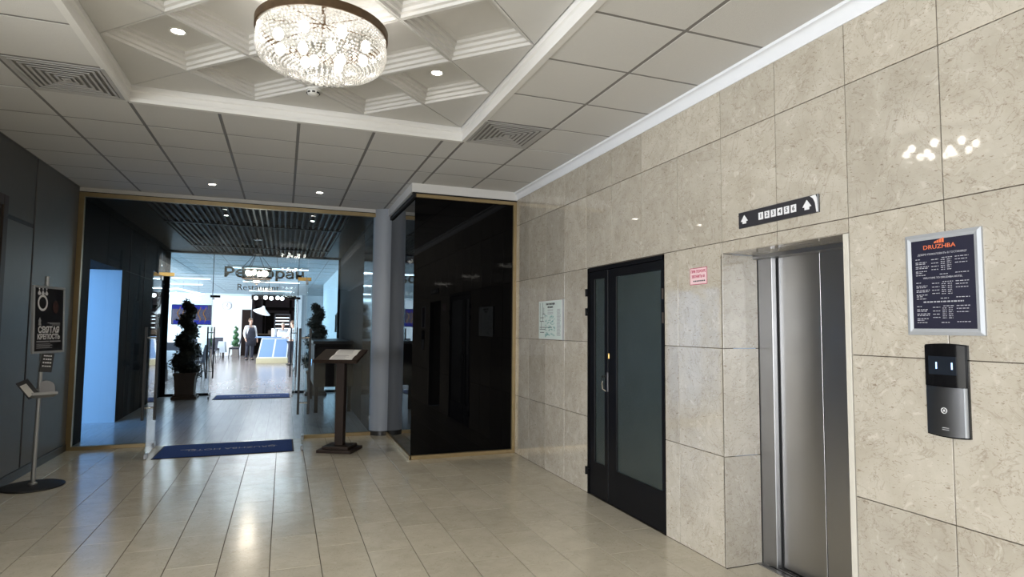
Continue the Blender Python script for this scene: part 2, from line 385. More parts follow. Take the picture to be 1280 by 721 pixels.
# lift doorway
lift = struct(empty('door_3', (XW, 2.7, 0)))
def P(o, p): o.parent = p; o.matrix_parent_inverse = Matrix.Translation(p.location).inverted(); return o
XD = 3.0
P(MB().box(2.953, 2.992, 3.062, 3.19, 0, 2.03, .002).build('jamb', M['steel_jamb']), lift)
P(MB().box(2.912, 3.06, LIFT[0]-.1, LIFT[0]-.005, 0, 2.03, .003).build('jamb', M['steel_jamb']), lift)
P(MB().box(2.912, 3.03, LIFT[0]-.005, 3.19, 1.972, 2.06).build('header', M['steel_jamb']), lift)
P(MB().box(XD, XD+.025, 2.727, 3.108, .012, 1.985, .0012).build('door_panel', M['steel']), lift)
P(MB().box(XD, XD+.025, LIFT[0]-.06, 2.721, .012, 1.985, .0012).build('door_panel', M['steel']), lift)
P(MB().box(XD-.012, XD+.06, 2.716, 2.733, .012, 1.985).build('gap', M['black']), lift).location.x += .016
P(MB().box(2.993, 3.05, 3.055, 3.13, 0, 2.0).build('dark_slot', M['black']), lift)
P(MB().box(XD+.03, XD+.08, LIFT[0]-.2, 3.3, 0, 2.1).build('shaft_back', M['black']), lift)
P(MB().box(2.905, XD+.03, LIFT[0]-.03, 3.185, -.03, .006).build('sill', M['steel_jamb']), lift)
for k in range(2): P(MB().box(2.94+.03*k, 2.95+.03*k, LIFT[0]-.03, 3.12, .004, .0075).build('sill_groove', M['black']), lift)
# black double door
dr = struct(empty('door_1', (XW, 4.4, 0)))
fx0, fx1 = XW-.004, XW+.05
frame = MB()
frame.box(fx0, fx1, DOOR[0], DOOR[0]+.016, 0, DOOR[2]).box(fx0, fx1, DOOR[1]-.02, DOOR[1], 0, DOOR[2]).box(fx0, fx1, DOOR[0], DOOR[1], DOOR[2]-.035, DOOR[2])
P(frame.build('door_frame', M['black_paint']), dr)
def leaf(y0, y1, gy0, gy1, gz0, gz1):
    e = P(empty('door_leaf', (XW, (y0+y1)/2, 0)), dr)
    x0, x1 = XW+.008, XW+.045; b = MB()
    b.box(x0, x1, y0, gy0, .006, 2.028, .003).box(x0, x1, gy1, y1, .006, 2.028, .003)
    b.box(x0, x1, gy0-.004, gy1+.004, .006, gz0).box(x0, x1, gy0-.004, gy1+.004, gz1, 2.028)
    P(b.build('leaf_frame', M['black_paint']), e)
    P(MB().box(x0+.012, x1-.012, gy0-.01, gy1+.01, gz0-.01, gz1+.01).build('pane', M['frosted']), e)
    return e
lf1 = leaf(4.690, 5.028, 4.752, 4.93, .305, 1.958)
lf2 = leaf(3.848, 4.684, 3.888, 4.545, .300, 1.955)
P(MB().box(XW-.006, XW+.004, 4.650, 4.677, 1.242, 1.292, .004).build('keyhole_plate', M['brass']), lf2)
P(MB().box(XW-.008, XW-.004, 4.661, 4.666, 1.256, 1.278).build('keyhole', M['black']), lf2)
hd = MB(); hd.box(XW-.004, XW+.008, 4.672, 4.700, .955, 1.125, .004)
P(hd.build('handle_plate', M['charcoal']), lf2)
P(MB().tube([(XW-.002,4.694,1.095),(XW-.045,4.694,1.09),(XW-.05,4.692,1.04),(XW-.045,4.69,.985),(XW-.015,4.688,.965)], .008, 8).build('handle', M['chrome'], smooth=True), lf2)
for z in (1.84, 1.66, .205): P(MB().tube([(XW-.012,5.055,z-.035),(XW-.012,5.055,z+.035)], .013, 8).box(XW-.012, XW+.004, 5.02, 5.06, z-.02, z+.02).build('hinge', M['black_paint']), lf1)
for z in (1.77, 1.59): P(MB().tube([(XW-.008,3.838,z-.04),(XW-.008,3.838,z+.04)], .009, 8).box(XW-.008, XW+.006, 3.832, 3.846, z-.03, z+.03).build('hinge', M['wood_door']), lf2)
# cornice of the right wall
c = MB(); prof = [(XW+.01, 3.085), (XW-.006, 3.085), (XW-.008, 3.093)]
for k in range(7):
    t = R(90*k/6); prof.append((XW-.008-.030*(1-math.cos(t)), 3.098+.062*math.sin(t)))
prof += [(XW-.044, 3.162), (XW-.046, HC+.01), (XW+.01, HC+.01)]
struct(c.extrude(prof, 'y', YE, 6.93).build('trim_1', M['cornice'], smooth=True))
# ================================================================== left wall
wl = struct(empty('wall_left'))
b = MB(); b.box(XL-.2, XL-.012, 3.6, YP+.1, 0, 3.4).box(XL-.2, XL, YE, -7, 0, 3.4).box(XL-.2, XL, -7, 3.6, 2.95, 3.4)
b.build('wall_core', M['blackjoint'], wl)
def lpanel(y0, y1, z0, z1, m): MB().box(XL-.013, XL, y0, y1, z0, z1, .003).build('panel', M[m], wl)
lpanel(7.372, YP+.06, .09, HC+.02, 'greywall')
lpanel(5.2, 7.335, .09, 2.462, 'greywall'); lpanel(5.2, 7.335, 2.503, HC+.02, 'greywall2')
lpanel(3.6, 5.17, .09, 2.462, 'greywall'); lpanel(3.6, 5.17, 2.503, HC+.02, 'greywall2')
struct(MB().box(XL-.01, XL+.012, 3.6, YP, 0, .085, .003).build('baseboard_left', M['dark_base']))
d2 = struct(empty('door_2', (XL, 6.1, 0)))
P(MB().box(XL-.005, XL+.03, 6.56, 6.655, 0, 2.655, .004).box(XL-.005, XL+.03, 5.3, 5.395, 0, 2.655, .004).box(XL-.005, XL+.03, 5.395, 6.56, 2.56, 2.655, .004).build('casing', M['wood_door']), d2)
P(MB().box(XL-.004, XL+.014, 5.395, 6.56, .01, 2.56).build('door_leaf', M['wood_door']), d2)
P(MB().tube([(XL+.014,5.47,1.05),(XL+.06,5.47,1.05),(XL+.06,5.60,1.05)], .009, 8).build('handle', M['chrome'], smooth=True), d2)
# lobby annex on the left behind the viewer, with the tall windows and an added light opening at its back
an = struct(empty('wall_annex'))
b = MB(); b.box(-7.8, XL-.2, -7.2, -7, 0, .45).box(-7.8, XL-.2, -7.2, -7, 3.05, 3.4).box(-7.8, -7.25, -7.2, -7, 0, 3.4).box(-2.75, XL-.2, -7.2, -7, 0, 3.4).box(-7.8, XL-.2, 3.6, 3.8, 0, 3.4).box(-7.8, XL-.2, -7.2, 3.8, 3.18, 3.4)
b.box(-7.8, -7.6, -7, 3.6, 0, .45).box(-7.8, -7.6, -7, 3.6, 3.05, 3.4).box(-7.8,-7.6,-7,-6.8,0,3.2).box(-7.8,-7.6,3.3,3.6,0,3.2)
b.build('wall_core', M['white'], an)
struct(MB().box(XL-.2, XW+.1, YE-.2, YE, 0, 3.4).build('wall_front', M['greywall2']))
# ================================================================== floor
fl = struct(empty('floor'))
b = MB(); b.box(-7.8, XW+.05, YE, 2.35, -.12, -.0005).box(-7.8, XL-.2, 2.35, 3.8, -.12, -.0005); b.build('stone_paving', M['floor_marble'], fl)
MB().box(XL-.2, XW+.5, 2.35, YP+.02, -.12, -.008).build('floor_bed', M['joint'], fl)
px, x0f, ln = .3030, -.035, .605
ph = {-1:3.9, -2:4.33, -3:4.12, -4:3.77, -5:4.25, -6:4.02, -7:3.84, -8:4.4, 0:4.10, 1:4.42, 2:4.21, 3:4.05, 4:3.83, 5:3.65, 6:3.79, 7:4.25, 8:4.02}
_fm = {}
for k in range(-8, 9):
    xa_, xb_ = max(x0f+k*px, XL), x0f+(k+1)*px
    if k == 8: xb_ = XW+.002
    y = ph[k]-ln*math.ceil((ph[k]-2.35)/ln)
    while y < YP:
        ya, yb = max(y, 2.35), min(y+ln, YP+.01); y += ln
        if yb-ya < .02: continue
        lx, ly = xb_-xa_-.0055, yb-ya-.003; key = (round(lx,4), round(ly,4))
        if key not in _fm: _fm[key] = MB().box(-lx/2, lx/2, -ly/2, ly/2, -.01, 0, .0008).mesh('floor_tile')
        link('floor_tile', _fm[key], M['floor_marble'], fl, ((xa_+xb_)/2, (ya+yb)/2, 0))
for k, (ya, yb) in enumerate(((2.36, 2.75), (2.753, 3.18))):
    MB().box(XW+.006, 2.905, ya, yb, -.01, 0).build('floor_tile', M['floor_marble'], fl)
# ================================================================== ceiling of the lobby
ce = struct(empty('ceiling'))
TX0, TX1, TY1, TZ = -1.131, 1.448, 5.162, 3.295
GX = [XL, -1.739, TX0-.012, -.531, .066, .680, 1.284, 1.468, 2.069, XW]
GY0, GD = 2.7507, .6028
gy = lambda j: GY0+GD*j
bars = MB()
# grid bars (their underside a touch above the tiles' faces)
bars.box(XL-.01, TX0-.014, YE, TY1, HC+.0015, HC+.03).box(TX1+.014, XW+.01, YE, TY1, HC+.0015, HC+.03).box(XL-.01, XW+.01, TY1+.014, YP+.1, HC+.0015, HC+.03)
bars.build('grid_bars', M['tbar'], ce)
_cm = {}
def ctile(x0, x1, y0, y1):
    g, h = .013, .011; lx, ly = x1-x0-2*g, y1-y0-2*h
    if lx < .03 or ly < .03: return
    key = (round(lx,3), round(ly,3))
    if key not in _cm: _cm[key] = MB().box(-lx/2, lx/2, -ly/2, ly/2, 0, .012, .001).mesh('ceiling_tile')
    link('ceiling_tile', _cm[key], M['tile'], ce, ((x0+x1)/2, (y0+y1)/2, HC))
LIGHT_TILES = []
for j in range(-7, 10):
    y0, y1 = gy(j), min(gy(j+1), YP)
    if j < 4:
        cols = [(XL, GX[1]), (GX[1], TX0-.014), (1.468, 2.069), (2.069, XW)]
        for q in cols:
            if j == 3 and q[0] in (GX[1], 1.468): continue     # the two air vents
            ctile(q[0], q[1], y0, y1)
    else:
        xs = [XL, -1.739, -1.1435, -.531, .066, .680, 1.284, 1.468, 2.069, XW]
        for q in range(len(xs)-1): ctile(xs[q], xs[q+1], y0, y1)
MB().box(XL, TX0-.02, YE, gy(-7), HC, HC+.01).box(TX1+.02, XW, YE, gy(-7), HC, HC+.01).build('ceiling_lining', M['tile'], ce)
# tray with diamond coffers
tr = MB(); YT0 = 5.14-.4252*34
prof = [(0, 0), (.014, 0), (.018, .03), (.010, .034), (.010, .075), (.022, .084), (.022, TZ-HC+.02), (-.03, TZ-HC+.02), (-.03, 0)]
tray = struct(empty('trim_2'))
MB().extrude([(TX0-.014+a, HC-.004+z) for a, z in prof], 'y', YT0, TY1+.014).build('tray_moulding', M['white'], tray)
MB().extrude([(TX1+.014-a, HC-.004+z) for a, z in prof], 'y', YT0, TY1+.014).build('tray_moulding', M['white'], tray)
MB().extrude([(TY1+.014-a, HC-.004+z) for a, z in prof], 'x', TX0-.014, TX1+.014).build('tray_moulding', M['white'], tray)
MB().box(XL, XW, YE-.1, YT0, HC, 3.4).box(TX0-.1, TX1+.1, YT0-.1, TY1+.1, 3.42, 3.45).build('ceiling_void', M['white'], ce)
hs = .4252; LX0, LY0 = -1.121, 5.140
def coffer_mesh():
    b = MB()
    levels = [(1.0-.006, .055), (1.0-.006, 0), (.955, 0), (.950, .018), (.885, .020), (.880, .042), (.80, .046), (.795, .066), (.715, .070), (.710, .088), (.62, .092), (.62, .098)]
    vs = []
    for s_, z in levels:
        a = hs*s_; vs += [(a,0,z),(0,a,z),(-a,0,z),(0,-a,z)]
    fs = []
    for i in range(len(levels)-1):
        for k in range(4): fs.append((i*4+k, i*4+(k+1)%4, i*4+4+(k+1)%4, i*4+4+k))
    return b.add(vs, fs).mesh('coffer')
cm_ = coffer_mesh(); a = hs*.63
cp_ = MB().add([(a,0,.093),(0,a,.093),(-a,0,.093),(0,-a,.093),(a,0,.10),(0,a,.10),(-a,0,.10),(0,-a,.10)], [(0,1,2,3),(4,7,6,5),(0,4,5,1),(1,5,6,2),(2,6,7,3),(3,7,4,0)]).mesh('coffer_panel')
def coffer(k, m):
    o = link('coffer', cm_, M['coffer'], ce, (LX0+hs*k, LY0-hs*m, TZ))
    link('coffer_panel', cp_, M['coffer'], o)
for m in range(1, 34):
    for k in ((1, 3, 5) if m % 2 == 0 else (2, 4)): coffer(k, m)
for sgn, k in ((1, 0), (-1, 6)):
    me = MB().add([(0,hs*.985,0),(sgn*hs*.985,0,0),(0,-hs*.985,0),(0,hs*.985,.02),(sgn*hs*.985,0,.02),(0,-hs*.985,.02)], [(0,1,2),(3,5,4),(0,3,4,1),(1,4,5,2),(2,5,3,0)]).mesh('border_panel')
    for m in range(1, 34, 2): link('border_panel', me, M['coffer'], ce, (LX0+hs*k, LY0-hs*m, TZ))
me = MB().add([(-hs*.985,0,0),(0,-hs*.985,0),(hs*.985,0,0),(-hs*.985,0,.02),(0,-hs*.985,.02),(hs*.985,0,.02)], [(0,1,2),(3,5,4),(0,3,4,1),(1,4,5,2),(2,5,3,0)]).mesh('border_panel')
for k in (1, 3, 5): link('border_panel', me, M['coffer'], ce, (LX0+hs*k, LY0, TZ))
MB().box(TX0, TX1, YT0, TY1, TZ+.105, TZ+.115).build('coffer_backing', M['print_grey'], ce)
# ================================================================== first glass partition
wb = struct(empty('wall_back', (0, YP, 0)))
def pb(x0, x1, y0, y1, z0, z1, name, m, bev=.002): return P(MB().box(x0, x1, y0, y1, z0, z1, bev).build(name, M[m]), wb)
pb(XL, 1.26, YP-.03, YP+.05, 3.132, HC+.03, 'fascia', 'tile')
pb(XL, 1.23, YP-.035, YP+.03, 3.070, 3.122, 'frame_rail', 'gold')
pb(XL, 1.23, YP-.025, YP+.03, 3.120, 3.134, 'shadow_gap', 'black', 0)
pb(XL, XL+.055, YP-.035, YP+.03, 0, 3.07, 'frame_post', 'gold')
pb(1.185, 1.228, YP-.035, YP+.03, 0, 3.07, 'frame_post', 'gold')
pb(XL+.055, -1.47, YP-.035, YP+.03, 0, .045, 'frame_rail', 'gold')
pb(.30, 1.185, YP-.035, YP+.03, 0, .045, 'frame_rail', 'gold')
pb(XL+.055, -1.472, YP-.006, YP+.006, .045, 3.07, 'glass_pane', 'pane', 0)
pb(.292, 1.185, YP-.006, YP+.006, .045, 3.07, 'glass_pane', 'pane', 0)
pb(-1.468, .288, YP-.006, YP+.006, 2.165, 3.07, 'glass_pane', 'pane', 0)
for x in (-1.395, .235):
    pb(x-.10 if x < 0 else x-.07, x+.07 if x < 0 else x+.10, YP-.022, YP+.022, 2.125, 2.172, 'patch_fitting', 'brass')
def glass_door(name, hinge_x, hinge_y, ang, w, h, parent, fit='steel_jamb', bar='base_black', glass_m='leafglass'):
    # leaf in its own frame: hinge at origin, leaf along local +x
    e = struct(empty(name, (hinge_x, hinge_y, 0), ang))
    MB().box(.012, w, -.005, .005, .014, h).build('pane', M[glass_m], e)
    MB().box(.0, .16, -.016, .016, .006, .065, .002).build('hinge_fitting', M[fit], e)
    MB().box(.0, .16, -.016, .016, h-.05, h+.005, .002).build('hinge_fitting', M[fit], e)
    MB().box(w-.10, w, -.014, .014, .006, .06, .002).build('lock_fitting', M[fit], e)
    for s_ in (-1, 1):
        o = MB().box(w-.15, w-.115, s_*.060-.014, s_*.060+.014, .42, 1.48, .003).build('handle', M[bar], e)
    for z in (.56, 1.36):
        MB().tube([(w-.132, -.06, z), (w-.132, .06, z)], .010, 8).build('handle_bolt', M['chrome'], e)
    return e
dl1 = glass_door('door_4', -1.462, YP-.01, R(-86), .86, 2.12, None)
dl2 = glass_door('door_5', .282, YP-.01, R(-92), .86, 2.12, None)
# round column between partition and black box
cl = struct(empty('column', (1.34, 8.76, 0)))
P(MB().lathe([(.175, .06), (.175, 3.2)], 32, (1.34, 8.76, 0)).build('shaft', M['column'], smooth=True), cl)
P(MB().lathe([(.18, 0), (.18, .062), (.17, .064)], 32, (1.34, 8.76, 0)).build('column_base', M['dark_base'], smooth=True), cl)
# ================================================================== black glass box
BX, BY = 1.396, 6.955
bb = struct(empty('wall_glass_box', (BX, BY, 0)))
def pbb(x0, x1, y0, y1, z0, z1, name, m, bev=.002): return P(MB().box(x0, x1, y0, y1, z0, z1, bev).build(name, M[m]), bb)
pbb(BX+.008, XW, BY, BY+.012, .05, 3.03, 'black_pane', 'black_glass', 0)
pbb(BX, BX+.008, BY, 8.66, .05, 3.03, 'side_pane', 'black_glass', 0)
pbb(BX-.01, XW, BY-.03, BY+.01, 0, .045, 'frame_rail', 'gold')
pbb(BX-.02, BX+.01, BY-.03, 8.66, 0, .045, 'frame_rail', 'gold')
pbb(XW-.04, XW, BY-.03, BY+.01, .045, 3.03, 'frame_post', 'gold')
pbb(BX-.012, BX+.012, 8.60, 8.66, .045, 3.03, 'frame_post', 'gold')
pbb(BX-.0, XW, BY-.03, BY+.01, 3.025, 3.066, 'frame_rail', 'gold')
pbb(BX-.025, BX+.01, BY-.03, 8.66, 3.02, 3.066, 'shadow_rail', 'black', 0)
pbb(BX-.035, XW, BY-.04, BY+.01, 3.066, 3.078, 'shadow_gap', 'black', 0)
pbb(BX-.05, XW, BY-.055, BY+.04, 3.078, HC+.02, 'cornice', 'tile')
pbb(BX-.05, BX+.04, BY+.04, 8.68, 3.078, HC+.02, 'cornice', 'tile')
pbb(BX+.02, XW, BY+.02, 8.8, 0, 3.2, 'core', 'black', 0)
# ================================================================== vestibule
VXL, VXR = -2.40, 1.20
struct(MB().box(-6.6, VXR+.2, YP+.02, YQ+.1, -.1, 0).build('floor_vestibule', M['vest_floor']))
vw = struct(empty('wall_vestibule_left'))
OY0, OY1, OZ = 9.34, 11.02, 2.36
MB().box(VXL-.5, VXL, YP+.1, OY0, 0, 3.3).box(VXL-.5, VXL, OY0, OY1, OZ, 3.3).box(VXL-.12, VXL, OY1, YQ, 0, 3.3).build('wall_core', M['vest_dark'], vw)
for y in (11.5, 12.6, 13.7): MB().box(VXL-.001, VXL+.006, y-.012, y+.012, 0, 3.12).build('panel_joint', M['black'], vw)
MB().box(VXL, VXL+.006, 11.2, YQ, 2.36, 2.375).build('panel_joint', M['black'], vw)
sr = struct(empty('wall_side_room'))
MB().box(VXL-.56, VXL-.001, OY1-.006, OY1+.4, 0, OZ+.01).build('jamb_return', M['side_wall'], sr)
MB().box(-6.6, VXL-.55, OY1+.05, OY1+.3, 0, 3.3).build('far_wall', M['side_wall'], sr)
MB().box(-6.6, VXL-.56, OY1+.035, OY1+.052, 0, .11).build('skirting', M['white'], sr)
MB().box(-6.6, -5.75, 8.2, 8.4, 0, 3.3).box(-3.05, VXL-.5, 8.2, 8.4, 0, 3.3).box(-5.75, -3.05, 8.2, 8.4, 0, .45).box(-5.75, -3.05, 8.2, 8.4, 2.75, 3.3).box(-6.6, -6.45, 8.2, OY1+.3, 0, 3.3).build('near_wall', M['side_wall'], sr)
MB().box(-6.6, VXL-.02, 8.2, OY1+.3, 2.9, 3.0).build('side_ceiling', M['side_wall'], sr)
vr = struct(empty('wall_vestibule_right'))
MB().box(VXR, VXR+.15, YP+.2, 8.98, 0, 3.3).box(VXR, VXR+.15, 10.0, YQ, 0, 3.3).build('wall_core', M['vest_dark'], vr)
MB().box(VXR-.004, VXR+.15, 8.98, 10.0, 0, 3.3).build('gloss_panel', M['vest_gloss'], vr)
vc = struct(empty('ceiling_vestibule'))
MB().box(VXL-.1, VXR+.1, YP+.05, YQ+.1, 3.26, 3.3).build('ceiling_void', M['black'], vc)
MB().box(VXL, -1.76, YP+.05, YQ-.04, 3.10, 3.13).box(.86, VXR, YP+.05, YQ-.04, 3.10, 3.13).build('ceiling_border', M['slat'], vc)
segs = ((YP+.08, 10.44), (10.56, 13.36), (13.48, YQ-.12))
for (ya, yb) in segs:
    me = MB().box(-.016, .016, -(yb-ya)/2, (yb-ya)/2, 0, .05, .004).mesh('ceiling_slat')
    x = -1.72
    while x < .84: link('ceiling_slat', me, M['slat'], vc, (x, (ya+yb)/2, 3.105)); x += .085
for y in (10.5, 13.42): MB().box(-1.76, .86, y-.05, y+.05, 3.095, 3.15, .004).build('ceiling_beam', M['slat'], vc)
# second glass partition
wq = struct(empty('wall_restaurant_glass', (0, YQ, 0)))
def pq(x0, x1, y0, y1, z0, z1, name, m, bev=0): return P(MB().box(x0, x1, y0, y1, z0, z1, bev).build(name, M[m]), wq)
pq(VXL, VXR, YQ-.06, YQ+.12, 3.075, 3.3, 'header', 'black')
pq(VXL, -2.315, YQ-.03, YQ+.05, 0, 3.08, 'frame_post', 'vest_dark')
pq(1.165, VXR, YQ-.03, YQ+.05, 0, 3.08, 'frame_post', 'vest_dark')
pq(-2.315, -1.46, YQ-.02, YQ+.02, 0, .05, 'frame_rail', 'black'); pq(.28, 1.165, YQ-.02, YQ+.02, 0, .05, 'frame_rail', 'black')
pq(-2.315, -1.478, YQ-.006, YQ+.006, .05, 3.08, 'glass_pane', 'pane'); pq(.292, 1.165, YQ-.006, YQ+.006, .05, 3.08, 'glass_pane', 'pane')
pq(-1.468, .286, YQ-.006, YQ+.006, 2.165, 3.08, 'glass_pane', 'pane')
for x in (-1.473, .289): pq(x-.006, x+.006, YQ-.009, YQ+.009, .05, 3.08, 'glass_joint', 'vest_dark')
pq(-1.52, -1.32, YQ-.02, YQ+.02, 2.12, 2.17, 'patch_fitting', 'vest_dark'); pq(.10, .34, YQ-.02, YQ+.02, 2.12, 2.17, 'patch_fitting', 'vest_dark')
glass_door('door_6', -1.45, YQ-.01, R(-86), .86, 2.12, None)
glass_door('door_7', .27, YQ-.01, R(-94), .86, 2.12, None)
sg = tag(empty('restaurant_sign', (-.36, YQ-.012, 2.6)), 'bronze cut-out lettering over the inner glass doors of the restaurant', 'sign')
text('Ресторан', .30, M['letter'], None, Matrix.Translation((-.43, YQ-.012, 2.68)) @ facing_y(0,0,0), 'lettering', ext=.004, bold=.022, sx=1.24)
text('Restaurant', .20, M['letter'], None, Matrix.Translation((-.56, YQ-.012, 2.36)) @ facing_y(0,0,0), 'lettering', ext=.003, sx=1.0)
for o in [o for o in COL.objects if o.name.startswith('lettering') and o.parent is None]: P(o, sg)
# ================================================================== restaurant shell
RX0, RX1, RY0, RY1, RZ = -9.0, 1.42, YQ+.1, 34.0, 3.15
struct(MB().box(RX0-.2, 5, RY0, 40, -.1, 0).build('floor_restaurant', M['rest_floor']))
rc = struct(empty('ceiling_restaurant'))
MB().box(RX0-.2, 5, RY0, 40, RZ, RZ+.2).build('ceiling_slab', M['rest_ceil'], rc)
for k in range(14): MB().box(-8, 1.4, 15.4+k*1.2-.006, 15.4+k*1.2+.006, RZ-.004, RZ+.01).build('ceiling_joint', M['tbar'], rc)
for k in range(8): MB().box(1.0-1.2*k-.006, 1.0-1.2*k+.006, RY0, 32, RZ-.004, RZ+.01).build('ceiling_joint', M['tbar'], rc)
rw = struct(empty('wall_restaurant'))
MB().box(RX0, -1.57, RY1, RY1+.2, 0, RZ).box(.60, 5, RY1, RY1+.2, 0, RZ).box(-1.57, .6, RY1, RY1+.2, 2.96, RZ).build('back_wall', M['rest_wall'], rw)
MB().box(-1.60, .63, RY1-.06, RY1+.05, 2.90, 3.12).build('opening_header', M['bar_dark'], rw)
MB().box(RX1, RX1+.2, RY0-.1, 25.0, 0, RZ).build('right_wall', M['rest_wall_blue'], rw)
MB().box(RX1, 5, 24.8, 25, 0, RZ).box(4.8, 5, 25, 34, 0, RZ).build('right_wall', M['rest_wall_blue'], rw)
MB().box(VXR, RX1+.1, YQ-.2, RY0+.05, 0, 3.3).build('right_pier', M['vest_dark'], rw)
MB().box(RX0, VXL, YQ+.02, RY0+.1, 0, 3.3).build('near_wall', M['rest_wall'], rw)
b = MB(); b.box(RX0-.2, RX0, RY0, RY1, 0, .4).box(RX0-.2, RX0, RY0, RY1, 3.0, 3.2)
for y0, y1 in ((RY0, 16.3), (19.7, 20.8), (24.2, 25.3), (28.7, 29.6), (33, RY1)): b.box(RX0-.2, RX0, y0, y1, 0, 3.2)
b.build('window_wall', M['rest_wall'], rw)
MB().box(.58, .86, 33.7, 34.05, 0, RZ).build('pilaster', M['rest_wall'], rw)
MB().box(-2.02, -1.60, RY1-.05, RY1, 0, 2.35).build('dark_door', M['bar_dark'], rw)
bk = struct(empty('wall_bar'))
MB().box(-3, 3, 38.4, 38.6, 0, RZ).build('bar_back', M['bar_wall'], bk)
MB().box(-1.75, -1.57, 34.1, 38.5, 0, RZ).box(.66, .8, 34.1, 38.5, 0, RZ).build('bar_side', M['bar_wall'], bk)
for x in (-1.1, .35): MB().box(x-.06, x+.06, 38.25, 38.4, 0, RZ).build('bar_post', M['bar_dark'], bk)
MB().box(-1.57, .66, 38.1, 38.4, 2.45, 2.62).build('bar_beam', M['bar_dark'], bk)
MB().box(-1.0, -.45, 38.30, 38.4, .9, 2.3).build('bar_panel', M['bar_dark'], bk)
# ================================================================== lobby fittings
def point(parent, loc, power, col, rad=.05):
    l = bpy.data.lights.new('lamp_light', 'POINT'); l.energy = power; l.color = col; l.shadow_soft_size = rad
    o = bpy.data.objects.new('lamp_light', l); COL.objects.link(o); o.parent = parent; o.location = loc; return o
def spot(parent, loc, power, col, ang=110, rad=.04):
    l = bpy.data.lights.new('lamp_light', 'SPOT'); l.energy = power; l.color = col; l.shadow_soft_size = rad; l.spot_size = R(ang); l.spot_blend = .7
    o = bpy.data.objects.new('lamp_light', l); COL.objects.link(o); o.parent = parent; o.location = loc; return o
CH_POWER, DOWN_POWER = 30, 25
def bead_mesh():
    b = MB()
    def bead(x, y, z, r):
        b.add([(x+r,y,z),(x,y+r,z),(x-r,y,z),(x,y-r,z),(x,y,z+r),(x,y,z-r)], [(0,1,4),(1,2,4),(2,3,4),(3,0,4),(1,0,5),(2,1,5),(3,2,5),(0,3,5)])
    rows = []
    for k in range(6): rows.append((.338+.006*math.sin(k*.5), -.064-.0185*k, .0098))     # upright side of the basket
    z = -.178; r = .338
    prof = [(.336,-.176),(.326,-.192),(.310,-.205),(.292,-.214),(.272,-.222),(.252,-.229),(.232,-.234),(.212,-.239),(.192,-.243),(.172,-.247),(.152,-.250),(.132,-.253),(.112,-.255)]
    rows += [(r_, z_, .0098) for r_, z_ in prof]
    for r_, z_, s_ in rows:
        n = int(2*math.pi*r_/(s_*2.05))
        for k in range(n):
            t = 2*math.pi*(k+.5*random.random())/n; bead(r_*math.cos(t), r_*math.sin(t), z_+random.uniform(-.001,.001), s_)
    return b
def drop_mesh():
    b = MB()
    for r_, n, z0, L_ in ((.105, 22, -.256, 3), (.075, 16, -.262, 4), (.045, 10, -.268, 4), (.018, 4, -.272, 5)):
        for k in range(n):
            t = 2*math.pi*k/n+r_*20
            for q in range(L_): b.sphere((r_*math.cos(t), r_*math.sin(t), z0-.011*q), .0055 if q < L_-1 else .010, 5, 4)
    return b
ch = empty('crystal_chandelier', (.1546, 3.439, 3.165))
tag(ch, 'crystal basket chandelier with bronze rim nearest the restaurant glass doors', 'chandelier', 'crystal chandeliers along the lobby ceiling')
MB().lathe([(.352,-.055),(.356,-.052),(.356,-.010),(.352,-.006),(.346,-.006),(.346,-.055),(.352,-.055)], 64).build('rim', M['bronze'], ch, True)
o = MB()
for k in range(8):
    t = 2*math.pi*k/8; o.tube([(.35*math.cos(t),.35*math.sin(t),-.012),(.012*math.cos(t),.012*math.sin(t),.02)], .003, 6)
o.tube([(0,0,.205),(0,0,.0)], .012, 10).lathe([(.0,.204),(.07,.204),(.075,.19),(.05,.165),(.012,.15)], 20)
o.build('stem', M['bronze'], ch, True)
stuff(bead_mesh().build('bead_strings', M['crystal'], ch))
stuff(drop_mesh().build('crystal_drops', M['crystal'], ch))
bm_ = MB().sphere((0,0,0), (.026,.026,.034), 10, 8).mesh('bulb', True)
for k in range(12):
    r_, n_ = (.245, 8) if k < 8 else (.11, 4)
    t = 2*math.pi*(k % n_)/n_+.35
    link('bulb', bm_, M['bulb'], ch, (r_*math.cos(t), r_*math.sin(t), -.115 if k < 8 else -.15))
for k, nm in ((1, 'second'), (2, 'third'), (3, 'fourth')):
    q = copy_tree(ch); q.location.y = 3.439-3.4016*k
    q['label'] = 'crystal basket chandelier with bronze rim, %s in the row from the restaurant glass doors' % nm
def downlight(loc, label, group, z_):
    e = empty('downlight', (loc[0], loc[1], z_)); tag(e, label, 'downlight', group)
    MB().lathe([(.036,.002),(.040,-.004),(.052,-.006),(.054,.0),(.052,.004)], 20).build('trim_ring', M['plastic'], e, True)
    MB().lathe([(.0,-.001),(.037,-.001),(.037,.004),(0,.004)], 20).build('lens', M['down'], e)
    spot(e, (0,0,-.02), DOWN_POWER, (1,.90,.76), 120); return e
G = 'small round ceiling downlights'
downlight((LX0+hs, LY0-2*hs), 'small lit downlight in the coffer on the side of the grey wall', G, TZ+.093)
downlight((LX0+5*hs, LY0-2*hs), 'small lit downlight in the coffer on the side of the limestone wall', G, TZ+.093)
downlight((-.846, 7.90), 'small lit downlight in ceiling tile above the blue mat', G, HC)
downlight((.372, 7.86), 'small lit downlight in ceiling tile above the wooden lectern', G, HC)
for k, nm in ((8, 'second'), (16, 'third'), (24, 'fourth')):
    for s_, sd in ((1, 'grey'), (5, 'limestone')):
        downlight((LX0+s_*hs, LY0-(k+2)*hs), 'small lit coffer downlight beside the %s chandelier on the %s wall side' % (nm, sd), G, TZ+.093)
